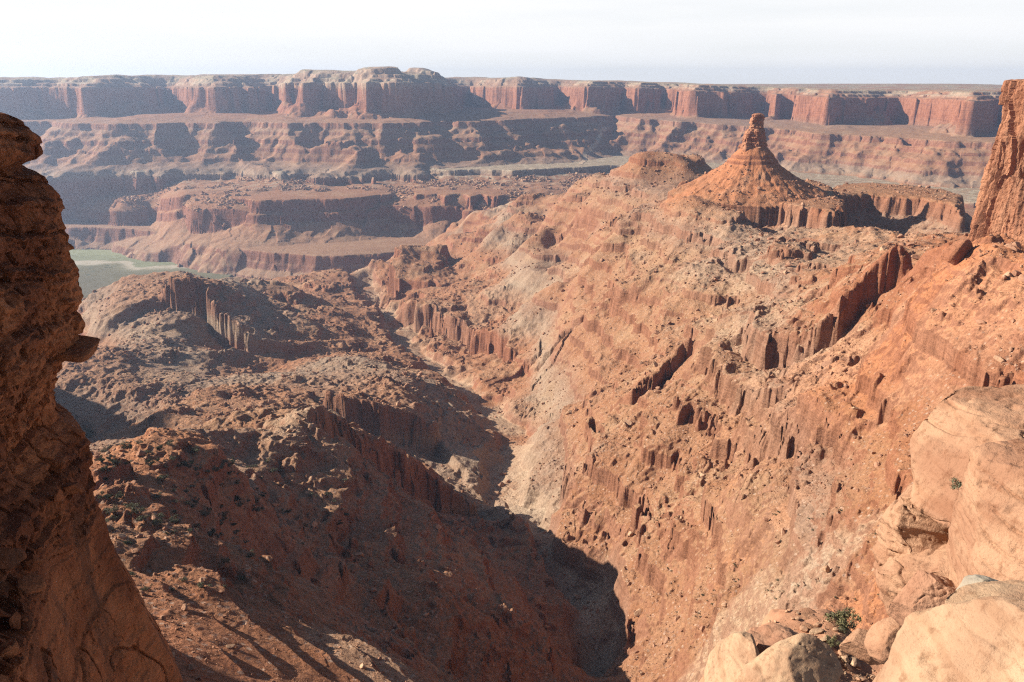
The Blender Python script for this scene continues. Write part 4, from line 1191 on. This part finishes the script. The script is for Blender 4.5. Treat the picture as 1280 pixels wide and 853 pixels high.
# ------------------------------------------------------------------ river flat and track
def flood():
    y = np.linspace(2150, 3500, 90); x = np.linspace(-2300, -900, 90)
    X, Y = np.meshgrid(x, y, indexing='ij')
    t = NT('river_meadow')
    w = t.noise(0.0035, 5, 0.62); f = t.noise(0.03, 5, 0.7)
    v = t.math('ADD', t.math('ADD', t.xyz[1], t.math('MULTIPLY', t.xyz[0], 0.25)), t.math('MULTIPLY', t.math('SUBTRACT', w, 0.5), 520))
    col = t.ramp(v, [(2050, (0.13,0.105,0.06)), (2330, (0.15,0.13,0.07)), (2400, (0.19,0.17,0.10)), (2440, (0.40,0.34,0.25)), (2462, (0.40,0.34,0.25)), (2480, (0.20,0.20,0.11)), (2560, (0.25,0.255,0.14)), (2760, (0.28,0.28,0.165)),
                     (2800, (0.17,0.19,0.13)), (2860, (0.16,0.19,0.14)), (2880, (0.25,0.25,0.15)), (3000, (0.11,0.12,0.06))], 2000, 3100)
    n = w
    col = t.mix(t.range(f, 0.45, 0.7, 0, 0.6), col, t.mix(1.0, col, (0.68,0.66,0.55), 'MULTIPLY'))
    tr = t.voro(0.035)
    col = t.mix(t.math('MULTIPLY', t.range(tr, 0.35, 0.2), t.range(n, 0.5, 0.42)), col, (0.06,0.07,0.035))
    tag(link('river_meadow', grid_mesh('river_meadow', X, Y, np.full(X.shape, -587.5) + 0.6 * noise(X / 60, Y / 60, 5)), t.done(col)), kind='structure')
flood()
def ribbon(name, pxs, w, mat, lift=1.0):
    P_ = [spot(a, b, 600) for a, b in pxs]
    out = []
    for i in range(len(P_) - 1):
        n = max(2, int(math.dist(P_[i][:2], P_[i + 1][:2]) / 12))
        for k in range(n):
            u = k / n; x = P_[i][0] * (1 - u) + P_[i + 1][0] * u; y = P_[i][1] * (1 - u) + P_[i + 1][1] * u
            out.append((x + 6 * math.sin(y / 45), y))
    co, fa = [], []
    for i in range(len(out)):
        a = out[max(0, i - 1)]; b = out[min(len(out) - 1, i + 1)]
        dx, dy = b[0] - a[0], b[1] - a[1]; l = math.hypot(dx, dy) + 1e-6; nx_, ny_ = -dy / l, dx / l
        for s_ in (-1, -0.33, 0.33, 1):
            x, y = out[i][0] + nx_ * w * s_, out[i][1] + ny_ * w * s_
            co.append((x, y, ground_at(x, y) + lift))
        if i:
            for m in range(3):
                c = (i - 1) * 4 + m
                fa.append((c, c + 4, c + 5, c + 1))
    tag(link(name, raw_mesh(name, np.array(co), np.array(fa)), mat), kind='structure')
mt = NT('pale_track_dust'); M_TRACK = mt.done(mt.mix(mt.noise(0.05, 4), (0.5,0.36,0.24), (0.42,0.29,0.19)))
ribbon('dirt_track', [(727,206),(731,196),(741,183),(751,172),(753,166),(762,158)], 9, M_TRACK)
print('small', time.time() - T0)

# ------------------------------------------------------------------ haze
def haze_box():
    x0, x1, y0, y1, z0, z1 = -7600, 6200, -250, 7450, -640, 112
    co = [(x0,y0,z0),(x1,y0,z0),(x1,y1,z0),(x0,y1,z0),(x0,y0,z1),(x1,y0,z1),(x1,y1,z1),(x0,y1,z1)]
    q = [(0,3,2,1),(4,5,6,7),(0,1,5,4),(1,2,6,5),(2,3,7,6),(3,0,4,7)]
    me = raw_mesh('haze', co, q, smooth=False)
    m = bpy.data.materials.new('haze_air'); m.use_nodes = True
    n = m.node_tree.nodes; n.remove(n['Principled BSDF'])
    v = n.new('ShaderNodeVolumePrincipled')
    v.inputs['Color'].default_value = (0.55, 0.71, 1.0, 1)
    v.inputs['Density'].default_value = HAZE
    v.inputs['Anisotropy'].default_value = 0.55
    m.node_tree.links.new(v.outputs[0], n['Material Output'].inputs['Volume'])
    o = link('haze', me, m); o['kind'] = 'stuff'
haze_box()
print('done', time.time() - T0)
